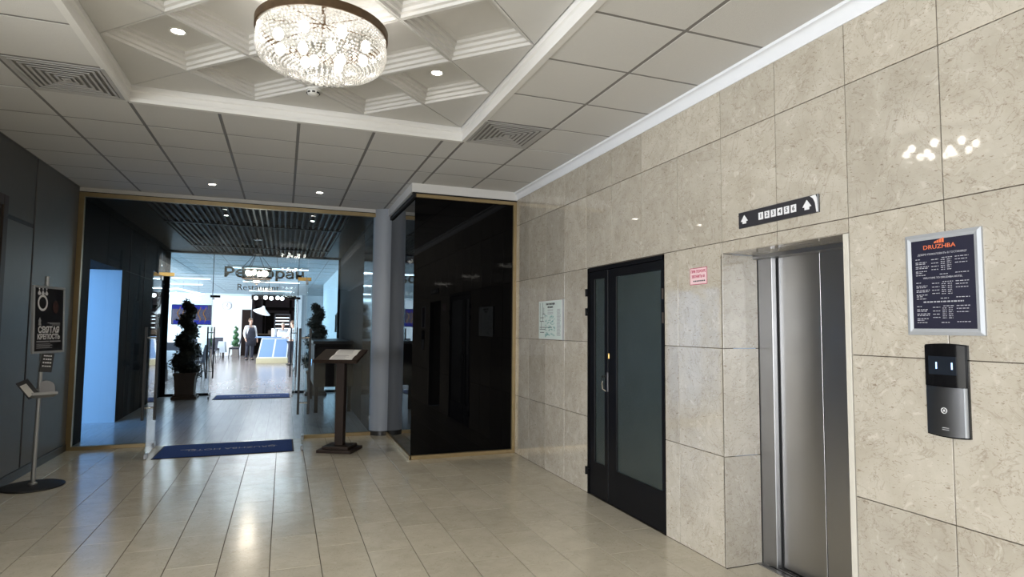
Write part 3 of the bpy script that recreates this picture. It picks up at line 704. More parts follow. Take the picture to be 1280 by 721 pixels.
# air vents
def vent(x0, x1, y0, y1, label):
    e = empty('air_vent', ((x0+x1)/2, (y0+y1)/2, HC)); tag(e, label, 'vent', 'square ceiling air vents')
    hx = (x1-x0)/2-.012; hy = (y1-y0)/2-.008
    def ring(a, b_, z0, z1, name, m):    # sloped square ring: outer half sizes a at z0, inner b_ at z1
        vs = []
        for (q, z) in ((a, z0), (b_, z1)):
            vs += [(q*hx,q*hy,z),(-q*hx,q*hy,z),(-q*hx,-q*hy,z),(q*hx,-q*hy,z)]
        vs += [(x_,y_,z+.004) for x_,y_,z in vs[:8]]
        fs = []
        for k in range(4):
            k2 = (k+1) % 4; fs += [(k,k2,4+k2,4+k),(8+k,12+k,12+k2,8+k2),(k,8+k,8+k2,k2),(4+k,4+k2,12+k2,12+k)]
        return MB().add(vs, fs).build(name, M[m], e)
    ring(1, .90, -.006, -.003, 'frame', 'vent')
    for k in range(6):
        a = .90-.135*k; ring(a-.02, a-.080, -.007, -.005, 'louvre', 'vent')
    MB().box(-.09*hx, .09*hx, -.09*hy, .09*hy, -.010, -.006).build('core', M['vent'], e)
    MB().box(-hx, hx, -hy, hy, .042, .05).build('interior', M['vent_dark'], e)
    return e
vent(-1.739, TX0-.014, gy(3), gy(4), 'square louvred air vent beside the tray moulding on the grey wall side')
vent(1.468, 2.069, gy(3), gy(4), 'square louvred air vent beside the tray moulding on the limestone wall side')
sd = tag(empty('smoke_detector', (LX0+3*hs, LY0-hs, TZ)), 'white round smoke detector under the coffers beside the chandelier', 'smoke detector')
MB().lathe([(0,.0),(.055,0),(.056,-.012),(.05,-.016)], 24).build('base', M['plastic'], sd, True)
MB().lathe([(.045,-.014),(.047,-.030),(.040,-.042),(.020,-.050),(0,-.051)], 24).build('dome', M['plastic'], sd, True)
for k in range(8):
    t = 2*math.pi*k/8; MB().obox(.042*math.cos(t), .042*math.sin(t), -.038, -.028, .014, .022, t).build('slot', M['black'], sd)
# ------------------------------------------------------------------ things on the limestone wall
def wall_thing(name, y, z, label, cat): return tag(empty(name, (XW, y, z)), label, cat)
def wbox(e, x0, x1, y0, y1, z0, z1, name, m, bev=0):
    return P(MB().box(x0, x1, y0, y1, z0, z1, bev).build(name, M[m]), e)
# floor indicator
fi = wall_thing('floor_indicator', 2.712, 2.184, 'dark floor indicator plate with white numbers and arrows above the lift', 'indicator')
wbox(fi, XW-.012, XW+.001, 2.41, 3.015, 2.135, 2.234, 'plate', 'charcoal', .002)
wbox(fi, XW-.014, XW-.011, 2.4075, 2.412, 2.135, 2.234, 'plate_edge', 'alu')
for k in range(6):
    y = 2.843-.0495*k+.0; o = wbox(fi, XW-.0135, XW-.011, y-.038, y, 2.163, 2.206, 'number_window', 'print_white')
    t = text(str(k+1), .036, M['print_dark'], None, on_right_wall(y-.019, 2.1845, XW-.0138), 'number', bold=.02); P(t, fi)
for y in (2.963, 2.484):
    ar = MB(); pts = [(0,.036),(-.030,-.002),(-.016,-.004),(-.016,-.018),(.016,-.018),(.016,-.004),(.030,-.002)]
    ar.prism(pts, 0, .0016); o = ar.build('arrow', M['print_white']); o.data.transform(on_right_wall(y, 2.178, XW-.0118)); P(o, fi)
gl_ = MB(); gl_.prism([(0,.045),(.036,.048),(.045,.03),(.05,-.046),(.040,-.046),(.032,.005),(.02,.03)], 0, .0008); o = gl_.build('white_patch', M['print_white']); o.data.transform(on_right_wall(2.462, 2.184, XW-.0122)); P(o, fi)  # curved white patch at one end of the plate
# pink notice
pn = wall_thing('fire_notice', 3.427, 1.871, 'small pink notice with red lettering beside the lift', 'notice')
wbox(pn, XW-.0015, XW+.001, 3.336, 3.519, 1.813, 1.929, 'sheet', 'red_print'); wbox(pn, XW-.002, XW-.0008, 3.340, 3.515, 1.817, 1.925, 'face', 'pink')
P(text('ПРИ ПОЖАРЕ', .027, M['red_print'], None, on_right_wall(3.4275, 1.903, XW-.0024), bold=.02, sx=.88), pn)
P(text('ЗВОНИТЬ 01', .027, M['red_print'], None, on_right_wall(3.4275, 1.868, XW-.0024), bold=.02, sx=.88), pn)
for k in range(7): wbox(pn, XW-.0024, XW-.0018, 3.482-.0185*k-.014, 3.482-.0185*k, 1.833, 1.842, 'small_print', 'print_dark')
# evacuation plan
ep = wall_thing('evacuation_plan', 5.865, 1.595, 'pale evacuation plan board mounted left of the black door', 'plan board')
wbox(ep, XW-.018, XW+.001, 5.546, 6.17, 1.388, 1.800, 'board', 'plastic', .002)
wbox(ep, XW-.0195, XW-.0175, 5.585, 6.165, 1.394, 1.794, 'face', 'plan')
wbox(ep, XW-.022, XW-.012, 5.54, 5.552, 1.385, 1.803, 'edge_strip', 'alu')
xk = XW-.0202
P(text('ПЛАН ЭВАКУАЦИИ', .028, M['print_dark'], None, on_right_wall(5.86, 1.762, xk), bold=.03, sx=.85), ep)
P(text('ПРИ ПОЖАРЕ', .024, M['print_dark'], None, on_right_wall(5.86, 1.728, xk), bold=.03, sx=.85), ep)
ln_ = MB()
for z in (1.70, 1.688, 1.668, 1.656): ln_.box(xk, xk+.001, 5.79, 5.93, z, z+.005)
for k in range(26):
    z = 1.70-.0108*k; ln_.box(xk, xk+.001, 5.60+random.random()*.02, 5.70-random.random()*.015, z, z+.005)
P(stuff(ln_.build('small_print', M['print_grey'])), ep)
pl_ = MB()
for (y, z0, z1) in ((6.13,1.58,1.78),(6.06,1.58,1.78),(6.03,1.66,1.73),(6.10,1.50,1.58),(6.0,1.62,1.66)): pl_.box(xk, xk+.001, y-.003, y+.003, z0, z1)
for (z, y0, y1) in ((1.58,6.03,6.14),(1.62,6.03,6.13),(1.66,6.0,6.06),(1.515,5.82,6.14),(1.495,5.98,6.14),(1.46,6.02,6.13)): pl_.box(xk, xk+.001, y0, y1, z-.003, z+.003)
P(stuff(pl_.build('plan_lines', M['print_dark'])), ep)
tl_ = MB()
for k in range(60):
    y, z = random.uniform(5.74, 6.0), random.uniform(1.41, 1.64); a = random.uniform(.006,.03); c_ = random.uniform(.003,.014)
    tl_.box(xk, xk+.001, y-a, y+a, z-.0022, z+.0022).box(xk, xk+.001, y-.0022, y+.0022, z-c_, z+c_)
P(stuff(tl_.build('plan_route_lines', M['print_teal'])), ep)
# price board
db = wall_thing('price_board', 1.776, 1.711, 'navy price list in a silver snap frame above the call panel', 'notice board')
y0, y1, z0, z1 = 1.614, 1.937, 1.487, 1.934
wbox(db, XW-.010, XW+.001, y0+.004, y1-.004, z0+.004, z1-.004, 'backing', 'alu')
def frame_bar(e, pts, name='frame_bar', m='alu', x=XW):
    # pts: quad corners (y,z) outer a,b inner c,d ; ridge profile
    a, b_, c_, d_ = pts; o_ = lambda p, t: (x+t, p[0], p[1])
    mid1 = ((a[0]+d_[0])/2, (a[1]+d_[1])/2); mid2 = ((b_[0]+c_[0])/2, (b_[1]+c_[1])/2)
    vs = [o_(a,0), o_(b_,0), o_(b_,-.010), o_(a,-.010), o_(mid1,-.016), o_(mid2,-.016), o_(c_,-.0115), o_(d_,-.0115), o_(c_,0), o_(d_,0)]
    return P(MB().add(vs, [(0,1,2,3),(3,2,5,4),(4,5,6,7),(7,6,8,9),(0,3,4,7,9),(1,8,6,5,2)]).build(name, M[m]), e)
w_ = .028
O4 = [(y1,z0),(y0,z0),(y0,z1),(y1,z1)]; I4 = [(y1-w_,z0+w_),(y0+w_,z0+w_),(y0+w_,z1-w_),(y1-w_,z1-w_)]
for k in range(4): frame_bar(db, (O4[k], O4[(k+1)%4], I4[(k+1)%4], I4[k]))
wbox(db, XW-.0112, XW-.010, y0+w_-.002, y1-w_+.002, z0+w_-.002, z1-w_+.002, 'poster', 'navy')
xk = XW-.0118; yc = (y0+y1)/2
P(text('DRUZHBA', .026, M['print_orange'], None, on_right_wall(yc+.01, 1.872, xk), bold=.0, sx=1.15), db)
lg = MB()
for k in range(4): lg.prism([(-.022+.011*k, 0), (-.022+.011*k+.009, 0), (-.022+.011*k+.009, .010+.004*k), (-.022+.011*k, .006+.004*k)], 0, .0006)
o = lg.build('logo', M['print_orange']); o.data.transform(on_right_wall(yc+.008, 1.888, xk)); P(o, db)
def line_of_bars(b, y, z, L_, h_):
    q = y
    while q > y-L_:
        s_ = min(random.uniform(.006,.016), q-(y-L_)); b.box(xk, xk+.0005, q-s_*.85, q, z-h_/2, z+h_/2); q -= s_+.002
P(text('ДОБРО ПОЖАЛОВАТЬ В ГОСТИНИЦУ', .0112, M['print_pale'], None, on_right_wall(yc, 1.8415, xk)), db)
P(text('WELCOME TO DRUZHBA HOTEL', .0112, M['print_pale'], None, on_right_wall(yc, 1.737, xk)), db)
sm = MB(); line_of_bars(sm, yc+.085, 1.632, .17, .0055)
for blk in range(3):
    zt = 1.822-.1045*blk
    for (dy, dz, L_) in ((.115,0,.022),(.115,-.014,.05),(.115,-.021,.045),(.115,-.033,.06),(.115,-.040,.055),(.115,-.054,.05),(.115,-.061,.03),(.115,-.071,.045),
                        (.045,-.005,.032),(.045,-.021,.032),(.045,-.035,.032),(.045,-.049,.032),(.0,0,.045),(-.055,0,.055),(-.055,-.012,.05),(-.055,-.026,.05),(-.055,-.068,.055),(.01,-.071,.035)):
        line_of_bars(sm, yc+dy, zt+dz, L_, .0032)
    for k in range(6):
        line_of_bars(sm, yc+.004, zt-.009-.0085*k, .018, .003); line_of_bars(sm, yc-.022, zt-.009-.0085*k, .018, .003)
P(stuff(sm.build('small_print', M['print_pale'])), db)
# call panel
cp = wall_thing('lift_call_panel', 1.774, 1.253, 'lift call panel with black display head and grey metal body', 'call panel')
def curved(y0, y1, z0, z1, d, top=0, bot=0, n=8):
    b = MB(); vs = []
    for (zz, bulge) in ((z0, -bot), (z1, top)):
        for k in range(n+1):
            t = k/n; y = y1-(y1-y0)*t; bow = 4*t*(1-t)
            vs.append((XW-d*(.72+.28*bow), y, zz+bulge*bow))
    vs += [(XW, y, z) for _, y, z in vs[:2*(n+1)]]
    m_ = n+1; fs = []
    for k in range(n):
        fs += [(k,k+1,m_+k+1,m_+k), (2*m_+k,3*m_+k,3*m_+k+1,2*m_+k+1), (k,2*m_+k,2*m_+k+1,k+1), (m_+k,m_+k+1,3*m_+k+1,3*m_+k)]
    fs += [(0,m_,3*m_,2*m_), (n,2*m_+n,3*m_+n,m_+n)]
    return b.add(vs, fs)
P(curved(1.686, 1.862, 1.060, 1.446, .016, .006, .006).build('back_shell', M['black_gloss'], smooth=True), cp)
P(curved(1.692, 1.858, 1.066, 1.268, .026, -.002, .006).build('body', M['gunmetal'], smooth=True), cp)
P(curved(1.691, 1.859, 1.270, 1.442, .027, .008, .002).build('display_head', M['black_gloss'], smooth=True), cp)
wbox(cp, XW-.0284, XW-.02, 1.723, 1.838, 1.319, 1.397, 'screen', 'screen')
for y in (1.804, 1.739): wbox(cp, XW-.0290, XW-.0275, y-.003, y+.003, 1.343, 1.372, 'digit', 'led')
P(curved(1.690, 1.702, 1.066, 1.268, .0265).build('side_strip', M['alu']), cp)
bt = MB().lathe([(.010,0),(.0125,0),(.0125,.0022),(.010,.0022),(.010,0)], 24); bt.prism([(0,.006),(-.005,-.004),(.005,-.004)], 0, .002)
o = bt.build('call_button', M['print_white']); o.data.transform(on_right_wall(1.779, 1.168, XW-.0262)); P(o, cp)
for z in (1.094, 1.086): wbox(cp, XW-.0268, XW-.0255, 1.762, 1.79, z, z+.003, 'engraving', 'print_grey')
# ------------------------------------------------------------------ floor things
mt = tag(empty('door_mat', (-.59, 8.25, 0)), 'blue carpet mat with grey lettering on the stone floor before the glass doors', 'mat')
MB().box(-.755, .755, -.40, .40, .0, .006, .002).build('rubber_edge', M['mat_edge'], mt)
MB().box(-.735, .735, -.385, .385, .005, .011, .002).build('carpet', M['blue_mat'], mt)
for tx_, xo in (('DRUZHBA', .25), ('HOTEL', -.27)): text(tx_, .125, M['mat_print'], mt, Matrix.Translation((xo,-.02,.0115)) @ Matrix.Rotation(math.pi, 4, 'Z'), ext=.0008)
for s_ in (-1, 1):
    sw = MB(); sw.prism([(s_*.52+.0,.03),(s_*.52+.14,.05),(s_*.52+.18,.0),(s_*.52+.12,.03),(s_*.52,.015)] if s_ < 0 else [(.56,.0),(.50,.05),(.47,.03),(.44,.0),(.47,.012)], .0112, .0122)
    sw.build('emblem', M['mat_print'], mt)
m2 = tag(empty('door_mat', (-.57, 14.15, 0)), 'blue mat on the grey plank floor before the inner restaurant doors', 'mat')
MB().box(-.745, .745, -.42, .42, 0, .006, .002).build('rubber_edge', M['mat_edge'], m2)
MB().box(-.725, .725, -.40, .40, .005, .011, .002).build('carpet', M['blue_mat'], m2)
for tx_, xo in (('DRUZHBA', .25), ('HOTEL', -.27)): text(tx_, .125, M['mat_print'], m2, Matrix.Translation((xo,-.02,.0115)) @ Matrix.Rotation(math.pi, 4, 'Z'), ext=.0008)
# lectern
lc = tag(empty('lectern', (.685, 7.72, 0), R(-28)), 'dark wooden lectern with stepped square foot before the right glass pane', 'lectern')
MB().box(-.215, .215, -.19, .19, 0, .038, .005).build('foot', M['wenge'], lc)
MB().box(-.165, .165, -.145, .145, .036, .072, .005).build('foot_step', M['wenge'], lc)
MB().box(-.052, .052, -.045, .045, .07, 1.13, .004).build('post', M['wenge'], lc)
tp = empty('top', (0, -.04, 1.145)); tp.parent = lc; tp.rotation_euler = (R(20), 0, 0)
MB().box(-.275, .275, -.19, .19, -.015, .015, .004).build('desk_board', M['wenge'], tp)
MB().box(-.275, .275, -.195, -.178, .012, .030, .003).build('ledge', M['wenge'], tp)
mn = tag(empty('menu_sheets', (.685, 7.72, 0), R(-28)), 'white menu sheets lying open on the wooden lectern', 'menu')
for k, (a, b_) in enumerate(((-.165, -.005), (-.001, .165))):
    bz = MB(); pts = []
    # two stacked pages, lower and upper half of a sheet as in a folded menu
    y0_, y1_ = (-.165, .005) if k == 0 else (.008, .170)
    for i in range(7):
        t = i/6; pts.append((y0_+(y1_-y0_)*t, .0165+.010*math.sin(math.pi*t)))
    vs = [(-.085, y, z) for y, z in pts]+[(.20, y, z) for y, z in pts]+[(-.085, y, z-.002) for y, z in pts]+[(.20, y, z-.002) for y, z in pts]
    fs = []
    for i in range(6): fs += [(i,i+1,8+i,7+i),(14+i,21+i,22+i,15+i)]
    fs += [(0,7,21,14),(6,20,27,13)]
    for i in range(6): fs += [(i,14+i,15+i,i+1),(7+i,8+i,22+i,21+i)]
    o = bz.add(vs, fs).build('sheet', M['paper'], mn); o.location = (0, -.04, 1.145); o.rotation_euler = (R(20), 0, 0)
    tx = MB()
    for i in range(7):
        y = y0_+.02+(y1_-y0_-.04)*i/6; z = .0172+.010*math.sin(math.pi*(y-y0_)/(y1_-y0_))
        tx.box(-.06, .10+.06*random.random(), y-.003, y+.003, z-.0004, z+.0006)
    q = tx.build('print', M['print_grey'], o); stuff(q)
# poster stand
SX, SY = -2.13, 6.90
ps = tag(empty('poster_stand', (SX, SY, 0), 0), 'grey pole poster stand on a black disc foot by the grey wall', 'poster stand')
MB().lathe([(0,0),(.245,0),(.250,.006),(.247,.014),(.20,.020),(0,.022)], 40).build('foot', M['base_black'], ps, True)
MB().tube([(0,0,.02),(.022,0,1.955)], .019, 12).build('pole', M['grey_pole'], ps, True)
MB().lathe([(.035,.02),(.035,.035),(.02,.045)], 16).build('collar', M['grey_pole'], ps, True)
pf = empty('poster_frame', (.050, -.010, 1.545)); pf.parent = ps; pf.rotation_euler = (R(-2), 0, R(75))
fw_, fh_ = .225, .315
MB().box(-fw_, fw_, -.004, .010, -fh_, fh_).build('back_plate', M['alu'], pf)
for (a, b_, c_, d_) in ((-fw_, fw_, -fh_, -fh_+.022), (-fw_, fw_, fh_-.022, fh_), (-fw_, -fw_+.022, -fh_+.022, fh_-.022), (fw_-.022, fw_, -fh_+.022, fh_-.022)):
    MB().box(a, b_, -.014, 0, c_, d_, .004).build('frame_bar', M['alu'], pf)
po = tag(empty('poster', (0,0,0)), 'black event poster with white lettering held in the poster stand', 'poster')
po.matrix_world = Matrix.Translation((SX+.050, SY-.010, 1.545)) @ Matrix.Rotation(R(75), 4, 'Z') @ Matrix.Rotation(R(-2), 4, 'X')
MB().box(-fw_+.02, fw_-.02, -.0065, -.004, -fh_+.02, fh_-.02).build('sheet', plain('black_poster_print', (.016,.015,.017), .35, var=.3), po)
FY = lambda x, z: facing_y(x, z, -.0070)
text('СВЯТАЯ', .078, M['print_white'], po, FY(0, -.098), bold=.035, sx=.98)
text('КРЕПОСТЬ', .066, M['print_white'], po, FY(0, -.162), bold=.035, sx=.90)

rg = MB().lathe([(.048,0),(.066,0),(.066,.001),(.048,.001),(.048,0)], 32)
for i in range(len(rg.v)): rg.v[i] = (rg.v[i][0]*1.05, rg.v[i][1]*1.15, rg.v[i][2])
for k in (-1, 0, 1): rg.prism([(k*.05-.022,.088),(k*.05,.118),(k*.05+.022,.088),(k*.05+.012,.072),(k*.05-.012,.072)], 0, .001).lathe([(0,.001),(.009,.001),(.009,0)], 10, (k*.05,.130,0))
o = rg.build('ring_emblem', M['print_white'], po); o.data.transform(FY(-.095, .155))
sm = MB()
for k in range(3): sm.box(-.02+.03*k, .16, -.0073, -.007, -.032-.010*k, -.027-.010*k)
sm.box(-.17, .0, -.0073, -.007, -.210, -.198); sm.box(.01, .17, -.0073, -.007, -.210, -.198)
for k in range(4): sm.box(-.17, .02+.03*(k % 2), -.0073, -.007, -.230-.012*k, -.225-.012*k)
stuff(sm.build('small_print', M['print_grey'], po))
fg = MB().prism([(-.02,.0),(-.016,.03),(-.02,.045),(-.01,.06),(0,.075),(.008,.06),(.016,.045),(.012,.03),(.02,.0)], 0, .001); o = fg.build('figure_emblem', M['print_grey'], po); o.data.transform(FY(-.13, -.055))
gw = MB().lathe([(0,0),(.045,0),(.04,.0008)], 20); o = gw.build('portrait_smudge', plain('dim_red_print', (.05,.022,.018), .5, var=.5, nscale=20), po); o.data.transform(FY(.09, .12) @ Matrix.Diagonal((1,1.35,1,1)))  # dim reddish printed smudge in place of a face
cd = tag(empty('leaflet_card', (SX+.065, SY-.035, 1.14)), 'dark folded card with white marks hanging below the poster frame', 'card')
cd.rotation_euler = (0, R(6), R(50))
MB().box(-.055, .055, -.004, .004, -.085, .09, .002).build('card', M['print_dark'], cd)
mk = MB()
for k in range(16): mk.box(-.04+.02*(k % 4), -.028+.02*(k % 4)+.006*random.random(), -.0052, -.004, .06-.032*(k//4), .075-.032*(k//4)-.004*random.random())
stuff(mk.build('marks', M['print_white'], cd))
tr_ = empty('leaflet_tray', (.03, -.03, .82)); tr_.parent = ps; tr_.rotation_euler = (R(-20), 0, R(35))
MB().box(-.10, .10, -.11, -.006, -.006, 0, .001).box(-.10, .10, -.008, -.003, -.006, .08).box(-.10, .10, -.114, -.110, -.006, .02).build('tray', M['grey_pole'], tr_)
for k, (dx, an_, m) in enumerate(((-.055, -.42, 'print_dark'), (.035, .10, 'print_grey'))):
    l_ = tag(empty('leaflet', (SX+.03, SY-.03, .82)), ('dark leaflet with pale print' if k == 0 else 'pale grey rounded leaflet')+' leaning in the tray of the poster stand', 'leaflet')
    l_.matrix_world = Matrix.Translation((SX+.03, SY-.03, .82)) @ Matrix.Rotation(R(35), 4, 'Z') @ Matrix.Rotation(R(-20), 4, 'X') @ Matrix.Translation((dx, -.035-.03*k, .001)) @ Matrix.Rotation(an_, 4, 'Y') @ Matrix.Rotation(R(-14), 4, 'X')
    b = MB()
    if k == 0: b.box(-.05, .05, -.003, .003, 0, .19, .001)
    else:
        pts = [(-.06,0)]+[(-.06*math.cos(math.pi*i/10), .10+.055*math.sin(math.pi*i/10)) for i in range(11)]+[(.06,0)]
        b.add([(x_,-.002,z_) for x_,z_ in pts]+[(x_,.002,z_) for x_,z_ in pts], [tuple(range(len(pts))), tuple(range(2*len(pts)-1,len(pts)-1,-1))]+[(i,len(pts)+i,len(pts)+(i+1)%len(pts),(i+1)%len(pts)) for i in range(len(pts))])
    b.build('sheet', M[m], l_)
    if k == 0: MB().box(-.04, .015, -.0042, -.003, .02, .15).build('print', M['paper'], l_)
# ================================================================== vestibule things
def topiary(x, y, label, leafm, planterm, hgt=2.0, pot_h=.53, pw=.19, n=3600, turns=3.4, rb=.25, grp=None):
    e = tag(empty('spiral_topiary', (x, y, 0)), label, 'topiary', grp)
    b = MB(); p = pw
    b.box(-p*1.22, p*1.22, -p*1.22, p*1.22, 0, pot_h*.10, .008).box(-p*1.08, p*1.08, -p*1.08, p*1.08, pot_h*.10, pot_h*.17, .006)
    b.add([(-p*.9,-p*.9,pot_h*.17),(p*.9,-p*.9,pot_h*.17),(p*.9,p*.9,pot_h*.17),(-p*.9,p*.9,pot_h*.17),(-p*1.02,-p*1.02,pot_h*.93),(p*1.02,-p*1.02,pot_h*.93),(p*1.02,p*1.02,pot_h*.93),(-p*1.02,p*1.02,pot_h*.93)], [(0,1,5,4),(1,2,6,5),(2,3,7,6),(3,0,4,7),(4,5,6,7)])
    b.build('planter', M[planterm], e)
    MB().box(-p*1.12, p*1.12, -p*1.12, p*1.12, pot_h*.90, pot_h, .006).build('planter_rim', M[planterm], e)
    MB().tube([(0,0,pot_h*.9),(.01,0,hgt*.6),(0,0,hgt*.96)], [.018,.014,.006], 8).build('stem', M['wenge'], e, True)
    core = MB(); pts = []; rs = []
    N_ = 80
    for i in range(N_+1):
        t = i/N_; z = pot_h+.02+(hgt-pot_h-.05)*t**.92; ang = 2*math.pi*turns*t+.6
        rr = rb*(1-.62*t); pts.append((rr*.55*math.cos(ang), rr*.55*math.sin(ang), z)); rs.append(max(.025, rr*.66))
    core.tube(pts, rs, 8); stuff(core.build('foliage_core', M[leafm], e, True))
    lf = MB()
    for k in range(n):
        i = min(N_-1, int(N_*random.random()**1.25)); q = Vector(pts[i]); r_ = rs[i]*random.uniform(.8, 1.22)+random.random()**3*.05
        d = Vector((random.gauss(0,1), random.gauss(0,1), random.gauss(0,1))).normalized(); c_ = q+d*r_
        u_ = d.orthogonal().normalized(); v_ = d.cross(u_); a = random.random()*6.28; t_ = (u_*math.cos(a)+v_*math.sin(a)+d*.7).normalized(); s_ = t_.cross(d).normalized()
        L_ = random.uniform(.03,.065)*(hgt/2)**.5; W_ = L_*.36
        lf.add([c_-t_*L_*.3, c_+s_*W_, c_+t_*L_, c_-s_*W_], [(0,1,2,3)])
    me = bpy.data.meshes.new('foliage'); me.from_pydata(lf.v, [], lf.f); o = link('foliage', me, M[leafm], e); stuff(o)
    return e
G2 = 'dark spiral topiaries flanking the inner glass doors'
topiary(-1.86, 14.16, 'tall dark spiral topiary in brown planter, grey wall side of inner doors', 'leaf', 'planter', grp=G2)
cb = tag(empty('console_cabinet', (.83, 12.3, 0)), 'tall dark console cabinet against the vestibule wall behind the lectern', 'cabinet')
MB().box(-.34, .34, -1.2, 1.2, 1.20, 1.25, .006).build('top', M['wenge'], cb)
MB().box(-.30, .355, -1.15, 1.15, .45, 1.20, .004).build('body', M['bar_dark'], cb)
for k in range(3): MB().box(-.312, -.30, -1.13+.76*k, -.39+.76*k, .48, 1.17, .003).build('door', M['bar_dark'], cb)
for k in range(3): MB().tube([(-.322, -.45+.76*k, .78), (-.322, -.45+.76*k, .90)], .007, 6).build('handle', M['chrome'], cb)
for sx in (-.26, .30):
    for sy in (-1.08, 1.08): MB().box(sx-.03, sx+.03, sy-.03, sy+.03, 0, .46).build('leg', M['bar_dark'], cb)
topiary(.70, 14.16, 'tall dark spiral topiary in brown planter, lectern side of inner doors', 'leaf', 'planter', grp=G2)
vcx, vcy = -.49, 12.0
vl = tag(empty('drum_chandelier', (vcx, vcy, 3.105)), 'iron drum chandelier with glass shade and lit bulbs in the vestibule', 'chandelier')
MB().lathe([(0,0),(.075,0),(.078,-.012),(.05,-.03),(0,-.035)], 24).build('ceiling_rose', M['chrome'], vl, True)
MB().tube([(0,0,-.03),(0,0,-.27)], .006, 8).build('rod', M['base_black'], vl)
MB().lathe([(.0,-.265),(.07,-.268),(.085,-.285),(.06,-.30),(0,-.305)], 20).build('hub', M['base_black'], vl, True)
for k in range(6):
    t = 2*math.pi*k/6; MB().tube([(.05*math.cos(t),.05*math.sin(t),-.29),(.25*math.cos(t),.25*math.sin(t),-.545)], .005, 6).build('arm', M['base_black'], vl)
for z in (-.54, -.715): MB().lathe([(.252,z),(.262,z),(.262,z-.018),(.252,z-.018),(.252,z)], 40).build('drum_ring', M['bronze'], vl, True)
MB().lathe([(.255,-.55),(.255,-.72)], 40).build('glass_drum', glass('seeded_glass', (.80,.74,.66), .10, .05), vl, True)
MB().lathe([(.255,-.73),(.20,-.775),(.12,-.805),(.03,-.82)], 32).build('glass_bowl', glass('seeded_bowl_glass', (.82,.80,.76), .10, .05), vl, True)
MB().lathe([(0,-.80),(.04,-.81),(.03,-.835),(0,-.85)], 16).build('finial', M['base_black'], vl, True)
for k in range(6):
    t = 2*math.pi*k/6+.3; o = link('bulb', bm_, M['bulb'], vl, (.16*math.cos(t), .16*math.sin(t), -.63)); o.scale = (1.4,1.4,1.4)
point(vl, (0,0,-.92), 10, (1,.88,.7), .1)
for x, y, nm in ((-.83, 9.6, 'mat side'), (.36, 9.6, 'lectern side')):
    e = tag(empty('downlight', (x, y, 3.104)), 'small lit downlight between black ceiling slats of the vestibule, '+nm, 'downlight', 'vestibule downlights')
    MB().lathe([(.030,.0),(.034,-.004),(.044,-.004),(.046,.01),(.044,.03)], 18).build('trim_ring', M['slat'], e, True)
    MB().lathe([(0,-.001),(.031,-.001),(.031,.02),(0,.02)], 18).build('lens', M['down'], e)
    spot(e, (0,0,-.02), 5, (1,.9,.76))
# ================================================================== restaurant things
def strip_lamp(x0, x1, y, z, label, grp):
    e = tag(empty('strip_lamp', ((x0+x1)/2, y, z)), label, 'lamp', grp); L_ = (x1-x0)/2
    MB().box(-L_-.02, L_+.02, -.06, .06, .0, .05, .004).build('housing', M['plastic'], e)
    MB().box(-L_, L_, -.045, .045, -.02, .001, .004).build('diffuser', M['tube'], e)
    l = bpy.data.lights.new('lamp_light', 'AREA'); l.shape = 'RECTANGLE'; l.size = 2*L_; l.size_y = .1; l.energy = 55; l.color = (.86,.94,1)
    o = bpy.data.objects.new('lamp_light', l); COL.objects.link(o); o.parent = e; o.location = (0,0,-.03)
G3 = 'linear ceiling lamps in the restaurant'
strip_lamp(-1.46, .6, 18.0, RZ-.05, 'long white strip lamp across the ceiling behind the restaurant lettering', G3)
strip_lamp(-3.55, -2.4, 22.9, RZ-.05, 'short white strip lamp on the ceiling nearer the inner glass front', G3)
strip_lamp(-4.1, -3.0, 26.2, RZ-.05, 'short white strip lamp on the ceiling before the screens', G3)
strip_lamp(-1.4, .5, 23.5, RZ-.05, 'long white strip lamp on the ceiling above the reception desk aisle', G3)
strip_lamp(-1.5, .3, 29.5, RZ-.05, 'long white strip lamp on the ceiling near the bar opening', G3)
wv = tag(empty('wave_lamp', (-3.6, 25.0, 2.72)), 'white zigzag tube lamp hanging under the ceiling before the screens', 'lamp')
for pts in ([(-.95,0,.02),(-.55,.1,.16)], [(-.85,0,.05),(-.1,.1,.14)], [(-.1,.1,.14),(.75,0,-.05)], [(-.6,0,-.08),(-.1,0,-.02)], [(.3,0,-.10),(.8,.1,-.04)], [(.35,0,-.25),(.7,0,-.24)]):
    MB().tube(pts, .026, 8).build('light_tube', M['tube'], wv, True)
for x in (-.5, .1, .6): MB().tube([(x,.05,.1),(x,.05,.42)], .004, 5).build('wire', M['base_black'], wv)
# screens on the back wall
for k, (xa_, xb_) in enumerate(((-5.22, -4.32), (-4.30, -3.42))):
    e = tag(empty('wall_screen', ((xa_+xb_)/2, RY1, 2.05)), 'wall screen with blue and orange picture, '+('farther from' if k == 0 else 'nearer to')+' the round wall clock', 'screen', 'wall screens in the restaurant')
    W_ = (xb_-xa_)/2
    MB().box(-W_, W_, -.06, 0, -.50, .50, .006).build('housing', M['black_gloss'], e)
    MB().box(-W_+.03, W_-.03, -.064, -.058, -.47, .47).build('picture', M['tv_dark'], e)
    MB().box(-W_+.03, W_-.20, -.067, -.063, .28, .47).build('picture_band', M['tv_blue'], e)
    MB().box(-W_+.10, W_-.03, -.067, -.063, -.47, -.28).build('picture_band', M['tv_blue'], e)
    for s_ in (-1, 1):
        MB().tube([(s_*.12+.06*math.sin(i*.9), -.066, -.38+.085*i) for i in range(10)], .022, 6).build('picture_swirl', M['tv_orange'], e)
ck = tag(empty('wall_clock', (-2.75, RY1, 2.53)), 'round white clock on the white restaurant wall', 'clock')
MB().lathe([(0,0),(.20,0),(.20,.03),(.18,.035),(0,.03)], 28).build('face', M['print_white'], ck).data.transform(Matrix(((1,0,0,0),(0,0,-1,0),(0,1,0,0),(0,0,0,1))))
